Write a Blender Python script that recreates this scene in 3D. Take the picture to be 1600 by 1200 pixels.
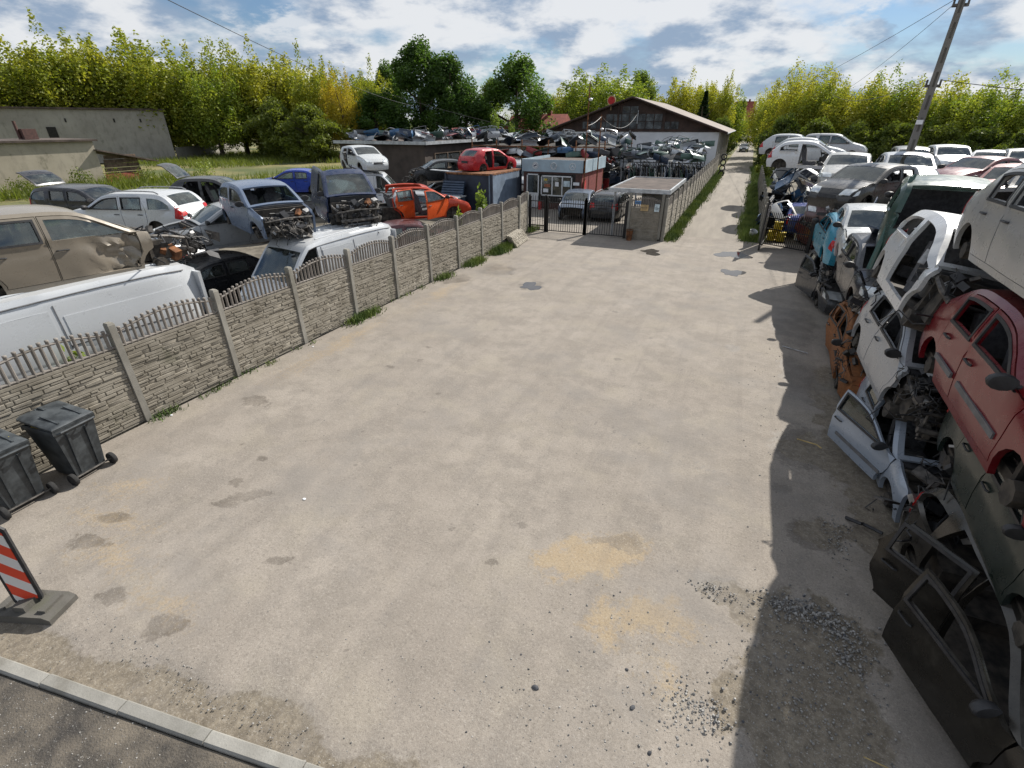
import bpy, bmesh, math, random
import numpy as np
from mathutils import Vector, Matrix, noise
from mathutils.geometry import delaunay_2d_cdt
R = math.radians
for o in list(bpy.data.objects): bpy.data.objects.remove(o)
scene = bpy.context.scene
COL = scene.collection
rnd = random.Random(7)

# ------------------------------------------------------------------ camera, sky, sun, exposure
cam_d = bpy.data.cameras.new('camera'); cam = bpy.data.objects.new('camera', cam_d); COL.objects.link(cam)
cam.location = (0, 0, 5.0)
cam.rotation_euler = (R(90 - 28.04), 0, R(23.7))
cam_d.sensor_width = 36; cam_d.lens = 36 * 764 / 1600
cam_d.clip_start = 0.1; cam_d.clip_end = 3000
scene.camera = cam
SUN_EL, SUN_AZ = 40.0, 22.0                      # azimuth measured from +Y towards +X
world = bpy.data.worlds.new('World'); scene.world = world; world.use_nodes = True
nt = world.node_tree; nt.nodes.clear(); N = nt.nodes; LK = nt.links
def wn(t, **kw):
    n = N.new(t)
    for k, v in kw.items(): setattr(n, k, v)
    return n
def wmath(op, a, b=None):
    n = N.new('ShaderNodeMath'); n.operation = op
    for i, v in enumerate((a, b)):
        if v is None: continue
        if isinstance(v, (int, float)): n.inputs[i].default_value = v
        else: LK.new(v, n.inputs[i])
    return n.outputs[0]
sky = wn('ShaderNodeTexSky'); sky.sky_type = 'NISHITA'; sky.sun_disc = False
sky.sun_elevation = R(SUN_EL); sky.sun_rotation = R(SUN_AZ); sky.air_density = 1.2; sky.dust_density = 0.2; sky.ozone_density = 2.0
skyc = wn('ShaderNodeVectorMath', operation='SCALE'); tint = wn('ShaderNodeVectorMath', operation='MULTIPLY'); LK.new(sky.outputs[0], tint.inputs[0]); tint.inputs[1].default_value = (.80, .93, 1.16); LK.new(tint.outputs[0], skyc.inputs[0]); skyc.inputs['Scale'].default_value = 0.055
tc = wn('ShaderNodeTexCoord'); sx = wn('ShaderNodeSeparateXYZ'); LK.new(tc.outputs['Generated'], sx.inputs[0])
den = wmath('ADD', wmath('MAXIMUM', sx.outputs[2], 0.0), 0.30)
px, py = wmath('DIVIDE', sx.outputs[0], den), wmath('DIVIDE', sx.outputs[1], den)
cv = wn('ShaderNodeCombineXYZ'); LK.new(px, cv.inputs[0]); LK.new(py, cv.inputs[1])
def wnoise(scale, detail, rough, off, stretch=1.0):
    m = wn('ShaderNodeMapping'); LK.new(cv.outputs[0], m.inputs[0]); m.inputs['Location'].default_value = off
    m.inputs['Rotation'].default_value = (0, 0, R(-20)); m.inputs['Scale'].default_value = (1, stretch, 1)
    n = wn('ShaderNodeTexNoise'); LK.new(m.outputs[0], n.inputs['Vector'])
    n.inputs['Scale'].default_value = scale; n.inputs['Detail'].default_value = detail; n.inputs['Roughness'].default_value = rough
    return n.outputs[0]
def wramp(v, a, b):
    n = wn('ShaderNodeMapRange', interpolation_type='SMOOTHSTEP'); LK.new(v, n.inputs[0]); n.inputs[1].default_value = a; n.inputs[2].default_value = b
    return n.outputs[0]
c1 = wramp(wnoise(1.5, 9, .56, (3.1, 1.7, 0), 1.0), .36, .50)      # big sheets of cloud
c2 = wramp(wnoise(4.6, 8, .6, (8.3, 4.1, 0), 1.0), .47, .60)        # smaller puffs
shade = wramp(wnoise(2.6, 8, .58, (3.16, 1.86, 0), 1.0), .45, .60)    # thick, grey undersides
mask = wmath('MAXIMUM', c1, wmath('MULTIPLY', c2, .8))
mx = wn('ShaderNodeMix', data_type='RGBA'); LK.new(shade, mx.inputs[0]); mx.inputs[6].default_value = (.62, .63, .645, 1); mx.inputs[7].default_value = (.225, .295, .40, 1)
fin = wn('ShaderNodeMix', data_type='RGBA'); LK.new(wmath('MULTIPLY', mask, .93), fin.inputs[0]); LK.new(skyc.outputs[0], fin.inputs[6]); LK.new(mx.outputs[2], fin.inputs[7])
bg = wn('ShaderNodeBackground'); bg.inputs[1].default_value = 1.0; LK.new(fin.outputs[2], bg.inputs[0])
wo = wn('ShaderNodeOutputWorld'); LK.new(bg.outputs[0], wo.inputs[0])
sd = bpy.data.lights.new('sun', 'SUN'); sd.energy = 5.0; sd.angle = R(0.53); sd.color = (1, .95, .87)
so = bpy.data.objects.new('sun', sd); COL.objects.link(so); so.location = (30, 80, 60)
d = Vector((-math.sin(R(SUN_AZ)) * math.cos(R(SUN_EL)), -math.cos(R(SUN_AZ)) * math.cos(R(SUN_EL)), -math.sin(R(SUN_EL))))
so.rotation_euler = d.to_track_quat('-Z', 'Y').to_euler()
vs = scene.view_settings; vs.view_transform = 'Standard'; vs.look = 'None'; vs.gamma = 1; vs.exposure = 0.42; vs.use_curve_mapping = False
cy_ = scene.cycles; cy_.max_bounces = 6; cy_.diffuse_bounces = 3; cy_.glossy_bounces = 3; cy_.transmission_bounces = 4; cy_.transparent_max_bounces = 6; cy_.caustics_reflective = False; cy_.caustics_refractive = False

# ------------------------------------------------------------------ helpers: objects
def obj(name, me, parent=None, mat=None, color=None, loc=None, rot=None, scale=None):
    o = bpy.data.objects.new(name, me); COL.objects.link(o)
    if parent is not None: o.parent = parent
    if mat is not None and me is not None and not me.materials: me.materials.append(mat)
    if color is not None: o.color = (*color, 1)
    if loc is not None: o.location = loc
    if rot is not None: o.rotation_euler = rot
    if scale is not None: o.scale = scale
    return o
def tag(o, label=None, cat=None, group=None, kind=None):
    if label: o['label'] = label
    if cat: o['category'] = cat
    if group: o['group'] = group
    if kind: o['kind'] = kind
    return o
def thing(name, label, cat, loc=(0, 0, 0), rot=(0, 0, 0), group=None):
    o = bpy.data.objects.new(name, None); COL.objects.link(o); o.location = loc; o.rotation_euler = rot
    o.empty_display_size = .2
    return tag(o, label, cat, group)
class MB:
    """collects shapes; build() makes one mesh"""
    def __init__(s): s.v = []; s.f = []; s.m = []; s.sm = []
    def add(s, vs, fs, mi=0, smooth=False):
        b = len(s.v); s.v += [tuple(p) for p in vs]
        for q in fs: s.f.append([b + i for i in q]); s.m.append(mi); s.sm.append(smooth)
        return s
    def box(s, c, size, rot=None, mi=0, taper=1.0):
        x, y, z = [k / 2 for k in size]; P = []
        for dz, t in ((-z, 1), (z, taper)):
            for dx, dy in ((-x, -y), (x, -y), (x, y), (-x, y)): P.append(Vector((dx * t, dy * t, dz)))
        if rot is not None:
            from mathutils import Euler
            M = Euler(rot).to_matrix(); P = [M @ p for p in P]
        return s.add([p + Vector(c) for p in P], [(3, 2, 1, 0), (4, 5, 6, 7), (0, 1, 5, 4), (1, 2, 6, 5), (2, 3, 7, 6), (3, 0, 4, 7)], mi)
    def tube(s, pts, r, n=6, mi=0, cap=True):
        pts = [Vector(p) for p in pts]; rs = r if isinstance(r, (list, tuple)) else [r] * len(pts); V = []; F = []
        for i, p in enumerate(pts):
            t = (pts[min(i + 1, len(pts) - 1)] - pts[max(i - 1, 0)]).normalized()
            a = t.orthogonal().normalized() if abs(t.z) > .9 else t.cross(Vector((0, 0, 1))).normalized()
            b = t.cross(a)
            for k in range(n): an = 2 * math.pi * k / n; V.append(p + (a * math.cos(an) + b * math.sin(an)) * rs[i])
        for i in range(len(pts) - 1):
            for k in range(n): F.append((i * n + k, i * n + (k + 1) % n, (i + 1) * n + (k + 1) % n, (i + 1) * n + k))
        s.add(V, F, mi, True)
        if cap: s.add(V[:n], [tuple(range(n))[::-1]], mi); s.add(V[-n:], [tuple(range(n))], mi)
        return s
    def lathe(s, prof, n=16, axis='z', c=(0, 0, 0), mi=0):
        V = []; F = []; m = len(prof)
        for k in range(n):
            a = 2 * math.pi * k / n
            for (r, h) in prof:
                p = (r * math.cos(a), r * math.sin(a), h)
                if axis == 'y': p = (p[0], p[2], p[1])
                if axis == 'x': p = (p[2], p[0], p[1])
                V.append((p[0] + c[0], p[1] + c[1], p[2] + c[2]))
        for k in range(n):
            for i in range(m - 1): F.append((k * m + i, ((k + 1) % n) * m + i, ((k + 1) % n) * m + i + 1, k * m + i + 1))
        return s.add(V, F, mi, True)
    def prism(s, poly, y0, y1, mi=0, axis='y'):
        n = len(poly)
        def P(a, b, h): return {'y': (a, h, b), 'x': (h, a, b), 'z': (a, b, h)}[axis]
        V = [P(a, b, y0) for a, b in poly] + [P(a, b, y1) for a, b in poly]
        return s.add(V, [tuple(range(n))[::-1], tuple(range(n, 2 * n))] + [(i, (i + 1) % n, n + (i + 1) % n, n + i) for i in range(n)], mi)
    def mesh(s, name, mats=()):
        me = bpy.data.meshes.new(name); me.from_pydata(s.v, [], s.f)
        me.polygons.foreach_set('material_index', s.m); me.polygons.foreach_set('use_smooth', s.sm)
        bm = bmesh.new(); bm.from_mesh(me); bmesh.ops.recalc_face_normals(bm, faces=bm.faces); bm.to_mesh(me); bm.free()
        try: me.set_sharp_from_angle(angle=R(40))
        except Exception: pass
        for m in (mats if isinstance(mats, (list, tuple)) else [mats]): me.materials.append(m)
        me.update(); return me
    def build(s, name, mats, parent=None, **kw): return obj(name, s.mesh(name, mats), parent, **kw)

# ------------------------------------------------------------------ helpers: materials
class NT:
    def __init__(s, name):
        s.mat = bpy.data.materials.new(name); s.mat.use_nodes = True; s.t = s.mat.node_tree; s.n = s.t.nodes
        s.b = s.n['Principled BSDF']; s.out = s.n['Material Output']
    def new(s, t, **kw):
        n = s.n.new(t)
        for k, v in kw.items(): setattr(n, k, v)
        return n
    def put(s, v, sock):
        if isinstance(v, (int, float)): sock.default_value = v
        elif isinstance(v, tuple): sock.default_value = v if len(v) == 4 or sock.type == 'VECTOR' else (*v, 1)
        else: s.t.links.new(v, sock)
    def math(s, op, a, b=0.0, c=None):
        n = s.new('ShaderNodeMath', operation=op); s.put(a, n.inputs[0]); s.put(b, n.inputs[1])
        if c is not None: s.put(c, n.inputs[2])
        return n.outputs[0]
    def coord(s, kind='Object'):
        return s.new('ShaderNodeTexCoord').outputs[kind]
    def pos(s): return s.new('ShaderNodeNewGeometry').outputs['Position']
    def mapping(s, v, scale=(1, 1, 1), loc=(0, 0, 0), rot=(0, 0, 0)):
        n = s.new('ShaderNodeMapping'); s.put(v, n.inputs[0]); n.inputs['Scale'].default_value = scale; n.inputs['Location'].default_value = loc; n.inputs['Rotation'].default_value = rot
        return n.outputs[0]
    def noise(s, v, scale, detail=4, rough=.55, color=False):
        n = s.new('ShaderNodeTexNoise'); s.put(v, n.inputs['Vector']); n.inputs['Scale'].default_value = scale; n.inputs['Detail'].default_value = detail; n.inputs['Roughness'].default_value = rough
        return n.outputs[1 if color else 0]
    def ramp(s, v, a, b, lo=0.0, hi=1.0):
        n = s.new('ShaderNodeMapRange', interpolation_type='SMOOTHSTEP'); s.put(v, n.inputs[0])
        for i, k in enumerate((a, b, lo, hi)): n.inputs[i + 1].default_value = k
        return n.outputs[0]
    def mix(s, f, a, b, mode='MIX'):
        n = s.new('ShaderNodeMix', data_type='RGBA', blend_type=mode); s.put(f, n.inputs[0]); s.put(a, n.inputs[6]); s.put(b, n.inputs[7])
        return n.outputs[2]
    def bump(s, h, strength=.3, dist=.02):
        n = s.new('ShaderNodeBump'); s.put(h, n.inputs['Height']); n.inputs['Strength'].default_value = strength; n.inputs['Distance'].default_value = dist
        s.t.links.new(n.outputs[0], s.b.inputs['Normal']); return n
    def set(s, **kw):
        for k, v in kw.items(): s.put(v, s.b.inputs[k.replace('_', ' ')])
        return s.mat
def simple(name, c, rough=.6, metal=0.0, var=.25, scale=6, c2=None, bump=0.0, spec=.5):
    t = NT(name); p = t.coord(); n = t.noise(p, scale, 6, .6)
    a = tuple(k * (1 - var) for k in c); b = tuple(min(1, k * (1 + var)) for k in c) if c2 is None else c2
    col = t.mix(t.ramp(n, .3, .7), a, b)
    t.set(Base_Color=col, Roughness=rough, Metallic=metal); t.b.inputs['Specular IOR Level'].default_value = spec
    if bump: t.bump(t.noise(p, scale * 6, 5, .6), bump)
    return t.mat
M = {}
# car paint takes each object's own colour; dust and grime on top
t = NT('car_paint'); oi = t.new('ShaderNodeObjectInfo'); p = t.coord()
gr = t.noise(p, 5.5, 8, .72); fine = t.noise(p, 30, 3, .6)
ng = t.new('ShaderNodeNewGeometry'); nz = t.new('ShaderNodeSeparateXYZ'); t.put(ng.outputs['Normal'], nz.inputs[0])
dust = t.math('ADD', t.math('MULTIPLY', t.ramp(nz.outputs[2], .2, 1.0), t.ramp(gr, .3, .7, .04, .18)), t.ramp(gr, .5, .8, .0, .12))
col = t.mix(dust, oi.outputs['Color'], (.27, .25, .215))
scr_ = t.noise(t.mapping(p, (1, 1, 9)), 3.0, 8, .75); col = t.mix(t.ramp(scr_, .66, .74, 0, .22), col, (.30, .29, .28)); col = t.mix(t.ramp(t.noise(p, 2.2, 9, .75), .68, .71, 0, .7), col, (.11, .045, .02))
col = t.mix(t.math('MULTIPLY', t.ramp(t.noise(p, 9, 6, .7), .62, .72), .22), col, (.06, .05, .04))
t.set(Base_Color=col, Roughness=t.math('ADD', t.math('MULTIPLY', gr, .35), .12), Metallic=.15)
t.b.inputs['Coat Weight'].default_value = .2; t.b.inputs['Coat Roughness'].default_value = .12
M['paint'] = t.mat
t = NT('rusty_paint'); oi = t.new('ShaderNodeObjectInfo'); p = t.coord()
k = t.ramp(t.noise(p, 2.2, 9, .72), .40, .56)
t.set(Base_Color=t.mix(k, oi.outputs['Color'], t.mix(t.noise(p, 14, 4), (.035, .016, .009), (.40, .15, .045))), Roughness=.85); t.bump(t.noise(p, 40, 5), .4)
M['rust'] = t.mat
t = NT('car_glass'); p = t.coord()
tr = t.new('ShaderNodeBsdfTransparent'); tr.inputs[0].default_value = (.50, .58, .57, 1)
gl = t.new('ShaderNodeBsdfGlossy'); gl.inputs[0].default_value = (.9, .95, .95, 1); t.put(t.ramp(t.noise(p, 3, 5), .4, .8, .03, .2), gl.inputs['Roughness'])
df = t.new('ShaderNodeBsdfDiffuse'); df.inputs[0].default_value = (.33, .34, .32, 1)
fr = t.new('ShaderNodeFresnel'); fr.inputs[0].default_value = 1.5
m1 = t.new('ShaderNodeMixShader'); t.put(t.math('ADD', fr.outputs[0], .06), m1.inputs[0]); t.t.links.new(tr.outputs[0], m1.inputs[1]); t.t.links.new(gl.outputs[0], m1.inputs[2])
m2 = t.new('ShaderNodeMixShader'); t.put(t.ramp(t.noise(p, 5, 6), .45, .9, .04, .3), m2.inputs[0]); t.t.links.new(m1.outputs[0], m2.inputs[1]); t.t.links.new(df.outputs[0], m2.inputs[2])
t.t.links.new(m2.outputs[0], t.out.inputs[0]); M['glass'] = t.mat
M['black'] = simple('black_plastic', (.022, .022, .024), .55, var=.5, scale=8)
M['dark'] = simple('grimy_underbody', (.030, .028, .026), .85, var=.6, scale=7, c2=(.085, .072, .058))
M['engine'] = simple('engine_metal', (.045, .043, .042), .6, .25, .6, 9, c2=(.16, .145, .13))
M['alu'] = simple('dirty_aluminium', (.33, .33, .33), .45, .7, .35, 9)
M['tyre'] = simple('tyre_rubber', (.022, .022, .022), .9, var=.4, scale=12)
M['seat'] = simple('seat_fabric', (.085, .085, .09), .95, var=.35, scale=16)
M['trim'] = simple('interior_trim', (.13, .13, .135), .8, var=.4, scale=7)
M['redlens'] = simple('red_lens', (.45, .012, .012), .2, var=.3)
M['clearlens'] = simple('clear_lens', (.62, .65, .66), .12, .3, .2)
M['amber'] = simple('amber_lens', (.75, .22, .02), .25)
M['strip'] = simple('grey_rubbing_strip', (.12, .12, .125), .6); M['wood'] = simple('weathered_boards', (.12, .085, .06), .9, var=.5, scale=4)
M['blackmetal'] = simple('black_painted_steel', (.014, .014, .015), .5, .2, .4)
M['grass_blade'] = simple('grass_blades', (.09, .17, .03), .8, var=.4, scale=.8, c2=(.20, .25, .05))
M['whitepaper'] = simple('white_print', (.75, .76, .78), .6, var=.06)
M['zinc'] = simple('galvanised_sheet', (.40, .42, .44), .5, .35, .25, 3)
def concrete(name, a, b, dirt, sc=3.0):
    t = NT(name); p = t.coord(); w = t.pos()
    c = t.mix(t.ramp(t.noise(w, sc, 7, .65), .3, .7), a, b)
    c = t.mix(t.math('MULTIPLY', t.ramp(t.noise(t.mapping(w, (1, 1, .35)), 2.4, 6, .6), .48, .75), .6), c, dirt)
    c = t.mix(t.math('MULTIPLY', t.ramp(t.noise(w, 60, 3), .55, .75), .3), c, tuple(k * .45 for k in a))
    oi = t.new('ShaderNodeObjectInfo'); c = t.mix(t.math('MULTIPLY', oi.outputs['Random'], .38), c, tuple(k * .6 for k in a)); c = t.mix(t.ramp(t.noise(t.mapping(w, (1, 1, .6), loc=(5, 2, 0)), 1.1, 8, .7), .56, .68, 0, .45), c, (.075, .08, .045))
    t.set(Base_Color=c, Roughness=.92); t.bump(t.noise(w, 55, 5, .65), .35, .012); return t.mat
M['fence'] = concrete('fence_concrete', (.235, .21, .168), (.345, .315, .262), (.12, .105, .075))
M['post'] = concrete('post_concrete', (.22, .208, .18), (.31, .295, .26), (.14, .128, .10))
M['picket'] = concrete('picket_concrete', (.21, .19, .17), (.29, .262, .235), (.125, .11, .09))
M['kerb'] = concrete('kerb_concrete', (.22, .212, .19), (.31, .30, .272), (.11, .098, .075))
M['plaster'] = concrete('old_grey_plaster', (.28, .262, .232), (.37, .35, .31), (.19, .178, .152), .35)
M['plaster2'] = concrete('old_beige_plaster', (.40, .355, .275), (.50, .45, .355), (.27, .245, .195), .45)
M['stone'] = simple('gravel_stone', (.13, .128, .126), .85, var=.5, scale=24, c2=(.40, .385, .36))
M['darkstone'] = simple('dark_stone', (.07, .072, .08), .8, var=.5, scale=2)
M['twig'] = simple('dry_stick', (.45, .33, .14), .9)
# ------------------------------------------------------------------ ground
def vnoise(X, Y, seed):
    """smooth value noise on arrays"""
    g = np.random.RandomState(seed).rand(64, 64); xi = np.floor(X).astype(int); yi = np.floor(Y).astype(int); fx = X - xi; fy = Y - yi
    fx = fx * fx * (3 - 2 * fx); fy = fy * fy * (3 - 2 * fy); q = lambda i, j: g[(xi + i) % 64, (yi + j) % 64]
    return (q(0, 0) * (1 - fx) + q(1, 0) * fx) * (1 - fy) + (q(0, 1) * (1 - fx) + q(1, 1) * fx) * fy
def fbm(X, Y, seed, o=4):
    r = 0; a = .5; t_ = 0
    for k in range(o): r = r + a * vnoise(X * 2 ** k, Y * 2 ** k, seed + k); t_ += a; a *= .55
    return r / t_
def yard_mesh(x0, x1, y0, y1):
    """pavement sheet whose vertices carry the shapes of sand drifts, stains and bare dirt"""
    xs = np.arange(x0, x1 + .03, .055); ys = [y0]
    while ys[-1] < y1: ys.append(min(y1, ys[-1] + .032 + .0055 * (ys[-1] - y0)))
    X, Y = np.meshgrid(xs, np.array(ys)); nx = len(xs); ny = len(ys)
    wx = (fbm(X * 1.3, Y * 1.3, 1) - .5) * 1.1 + (fbm(X * 6, Y * 6, 5) - .5) * .25; wy = (fbm(X * 1.3, Y * 1.3, 11) - .5) * 1.1 + (fbm(X * 6, Y * 6, 15) - .5) * .25
    hx = fbm(X * 5, Y * 5, 41, 3) - .5; hy = fbm(X * 5, Y * 5, 51, 3) - .5
    def field(L, warp=1.0, soft=.5):
        r = np.zeros_like(X)
        for q_ in L:
            (x, y, rx, ry, rot) = q_[:5]; k_ = q_[5] if len(q_) > 5 else 1.0
            w_ = warp * min(1, 2.0 * min(rx, ry)); f_ = 1.5 * min(rx, ry, .3); dx = X + wx * w_ + f_ * hx - x; dy = Y + wy * w_ + f_ * hy - y; c, s_ = math.cos(R(rot)), math.sin(R(rot))
            d = np.sqrt(((dx * c + dy * s_) / rx) ** 2 + ((-dx * s_ + dy * c) / ry) ** 2); r = np.maximum(r, k_ * np.clip((1 + soft - d) / (2 * soft), 0, 1))
        return r
    S = [(-.95, 4.62, .46, .32, 35), (-1.28, 4.32, .32, .22, 10), (-.62, 4.95, .32, .26, 30), (-.1, 4.0, .5, .24, 15, .8), (-.55, 3.75, .3, .3, 0, .7), (.3, 4.05, .35, .2, 0, .6), (.2, 3.4, .4, .3, 0, .5), (-7.3, 2.5, .8, .3, 15, .55), (-6.6, 2.05, .9, .3, 10, .5), (-7.9, 3.1, .6, .35, 30, .5), (-5.4, 1.85, .7, .25, 0, .5),
         (-8.7, 8.8, .35, 2.4, 0, .55), (-8.5, 13.5, .4, 2.0, 0, .5), (-8.0, 17, .5, 1.2, 0, .5)]
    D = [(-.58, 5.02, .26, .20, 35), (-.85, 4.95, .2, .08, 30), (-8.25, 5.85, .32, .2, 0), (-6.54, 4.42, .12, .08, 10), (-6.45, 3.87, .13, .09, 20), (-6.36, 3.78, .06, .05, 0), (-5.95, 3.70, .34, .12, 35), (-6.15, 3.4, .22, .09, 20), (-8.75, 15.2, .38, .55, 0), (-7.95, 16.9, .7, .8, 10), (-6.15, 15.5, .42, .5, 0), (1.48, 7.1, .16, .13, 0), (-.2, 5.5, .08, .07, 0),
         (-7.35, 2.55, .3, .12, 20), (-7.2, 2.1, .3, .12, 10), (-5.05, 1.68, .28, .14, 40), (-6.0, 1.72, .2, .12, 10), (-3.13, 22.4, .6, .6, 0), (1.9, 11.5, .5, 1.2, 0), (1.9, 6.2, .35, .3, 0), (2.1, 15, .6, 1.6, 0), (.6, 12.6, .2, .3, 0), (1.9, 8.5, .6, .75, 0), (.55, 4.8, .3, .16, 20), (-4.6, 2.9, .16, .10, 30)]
    rr = random.Random(5)
    for k in range(70):
        x = rr.uniform(-8, .8); y = rr.uniform(2.2, 11) if k < 46 else rr.uniform(11, 23); q = (.014 + .05 * rr.random() ** 5) * (1 + y * .06); D.append((x, y, q, q * rr.uniform(.7, 1.5), rr.uniform(0, 90)))
    for k in range(60):                                     # a trail of small prints across the yard
        u = k / 60; D.append((-1.7 + 2.4 * u + rr.uniform(-.12, .12), 7.75 - .6 * u + rr.uniform(-.15, .15), .03, .026, 0))
    H_ = [(1.6, 4.6, .72, .46, 0), (1.5, 3.7, .62, .8, 0), (.75, 4.72, .34, .16, 15), (2.7, 9.8, .55, 2.6, 0), (2.9, 6.8, .5, 1.2, 0), (2.05, 6.3, .36, .3, 0), (2.0, 8.5, .55, .5, 0)]
    E_ = np.clip(((Y + wy * .55) - .152 * X - 2.04) / -.20 + .5, 0, 1)
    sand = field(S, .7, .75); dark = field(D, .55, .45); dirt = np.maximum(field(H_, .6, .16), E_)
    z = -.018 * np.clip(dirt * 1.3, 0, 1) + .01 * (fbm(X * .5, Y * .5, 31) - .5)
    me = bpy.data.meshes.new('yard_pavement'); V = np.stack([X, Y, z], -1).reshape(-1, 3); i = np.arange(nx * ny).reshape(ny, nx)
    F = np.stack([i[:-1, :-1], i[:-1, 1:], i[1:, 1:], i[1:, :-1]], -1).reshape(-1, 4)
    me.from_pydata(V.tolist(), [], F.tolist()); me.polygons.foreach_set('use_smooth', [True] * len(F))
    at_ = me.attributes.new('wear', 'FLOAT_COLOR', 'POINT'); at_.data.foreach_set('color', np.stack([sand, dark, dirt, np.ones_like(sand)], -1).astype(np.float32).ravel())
    return me
def ground_mat():
    t = NT('worn_yard_concrete'); P = t.pos()
    at_ = t.new('ShaderNodeAttribute'); at_.attribute_name = 'wear'; sp_ = t.new('ShaderNodeSeparateColor'); t.put(at_.outputs['Color'], sp_.inputs[0]); sand, dark, dirt = sp_.outputs[0], sp_.outputs[1], sp_.outputs[2]
    fine = t.noise(P, 95, 2, .6); mid = t.noise(P, 16, 5, .65); big = t.noise(P, .55, 5, .6); med = t.noise(P, 2.6, 6, .62)
    def rough_edge(f, k, a, b): return t.ramp(t.math('ADD', f, t.math('MULTIPLY', t.math('SUBTRACT', mid, .5), k)), a, b)
    streak = t.noise(t.mapping(P, (2.2, .22, 1)), 1.0, 6, .6)
    c = t.mix(t.ramp(big, .3, .7), (.258, .227, .194), (.312, .277, .238))
    c = t.mix(t.math('MULTIPLY', t.ramp(t.noise(P, 1.2, 8, .72), .49, .60), .42), c, (.185, .166, .145)); c = t.mix(t.math('MULTIPLY', t.ramp(med, .42, .66), .50), c, (.21, .186, .158))
    c = t.mix(t.math('MULTIPLY', t.ramp(streak, .48, .7), .32), c, (.19, .172, .152))
    c = t.mix(t.math('MULTIPLY', t.ramp(t.noise(P, .9, 7, .6), .5, .66), .35), c, (.325, .288, .230))
    c = t.mix(t.math('MULTIPLY', rough_edge(sand, 1.3, .26, .70), .72), c, t.mix(t.noise(P, 4, 5), (.34, .245, .135), (.38, .305, .20)))
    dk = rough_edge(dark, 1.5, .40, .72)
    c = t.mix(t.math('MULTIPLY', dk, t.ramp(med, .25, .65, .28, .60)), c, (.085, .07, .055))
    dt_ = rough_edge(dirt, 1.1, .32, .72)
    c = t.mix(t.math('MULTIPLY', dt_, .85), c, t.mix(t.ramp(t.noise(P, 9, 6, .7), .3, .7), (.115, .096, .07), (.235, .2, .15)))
    c = t.mix(t.math('MULTIPLY', t.ramp(fine, .52, .70), .42), c, (.09, .08, .07)); c = t.mix(t.math('MULTIPLY', t.ramp(t.noise(P, 70, 2), .60, .72), .45), c, (.46, .43, .385))
    c = t.mix(t.math('MULTIPLY', t.ramp(mid, .54, .72), .36), c, (.125, .11, .095))
    g30 = t.noise(P, 34, 4, .7); c = t.mix(t.math('MULTIPLY', t.ramp(g30, .53, .70), .5), c, (.11, .095, .08)); c = t.mix(t.math('MULTIPLY', t.ramp(g30, .46, .32), .35), c, (.42, .39, .345))
    trk = t.noise(t.mapping(P, (3.2, .10, 1), rot=(0, 0, R(9))), 1.0, 5, .6); c = t.mix(t.math('MULTIPLY', t.ramp(trk, .52, .66), .18), c, (.17, .15, .13))
    gp = t.noise(t.mapping(P, loc=(9, 4, 0)), .38, 7, .68); c = t.mix(t.math('MULTIPLY', t.ramp(gp, .50, .64), .42), c, (.205, .19, .175))
    vo = t.new('ShaderNodeTexVoronoi', feature='DISTANCE_TO_EDGE'); t.put(t.mix(.12, P, t.noise(P, 1.6, 5, .7, color=True), 'ADD'), vo.inputs['Vector']); vo.inputs['Scale'].default_value = .30
    c = t.mix(t.math('MULTIPLY', t.math('MULTIPLY', t.ramp(vo.outputs['Distance'], .001, .007, 1, 0), t.ramp(t.noise(P, .7, 3), .56, .66)), .3), c, (.18, .16, .13))
    t.set(Base_Color=c, Roughness=t.ramp(dk, 0, 1, .93, .6)); t.b.inputs['Specular IOR Level'].default_value = .25
    h = t.math('ADD', t.math('ADD', t.math('MULTIPLY', fine, .35), t.math('MULTIPLY', mid, .6)), t.math('MULTIPLY', med, 1.2))
    t.bump(h, .45, .018); return t.mat
def soil_mat():
    t = NT('field_soil_and_grass'); P = t.pos()
    c = t.mix(t.ramp(t.noise(P, .12, 6, .6), .38, .62), (.075, .095, .025), (.22, .19, .075))
    c = t.mix(t.math('MULTIPLY', t.ramp(t.noise(P, 2.2, 5, .6), .45, .7), .5), c, (.06, .055, .03))
    t.set(Base_Color=c, Roughness=1.0); t.bump(t.noise(P, 6, 5), .6, .08); return t.mat
def lane_mat():
    t = NT('old_lane_tarmac'); P = t.pos()
    c = t.mix(t.ramp(t.noise(t.mapping(P, (1.2, .15, 1)), 1.4, 6, .6), .3, .7), (.20, .178, .15), (.275, .245, .205))
    c = t.mix(t.math('MULTIPLY', t.ramp(t.noise(P, 70, 3), .55, .75), .4), c, (.12, .11, .10))
    t.set(Base_Color=c, Roughness=.95); t.bump(t.noise(P, 40, 5), .4, .015); return t.mat
def road_mat():
    t = NT('dirty_street_asphalt'); P = t.pos()
    c = t.mix(t.ramp(t.noise(P, 1.6, 6, .65), .35, .68), (.035, .032, .029), (.15, .128, .10))
    c = t.mix(t.math('MULTIPLY', t.ramp(t.noise(P, 85, 2), .56, .68), .6), c, (.15, .14, .13))
    t.set(Base_Color=c, Roughness=.95); t.bump(t.noise(P, 60, 4), .7, .02); return t.mat
def yardsoil_mat():
    t = NT('scrapyard_dirt'); P = t.pos()
    c = t.mix(t.ramp(t.noise(P, .8, 7, .65), .35, .65), (.075, .064, .048), (.20, .178, .14))
    t.set(Base_Color=c, Roughness=1.0); t.bump(t.noise(P, 12, 5), .5, .04); return t.mat
def sheet_rect(name, x0, x1, y0, y1, z, mat, kind='structure'):
    o = MB().add([(x0, y0, z), (x1, y0, z), (x1, y1, z), (x0, y1, z)], [(0, 1, 2, 3)]).build(name, mat); return tag(o, kind=kind)
sheet_rect('terrain', -1500, 1500, -300, 2500, -.09, soil_mat())
sheet_rect('scrapyard_ground', -30, -9.45, -4, 62, -.05, yardsoil_mat())
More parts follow.
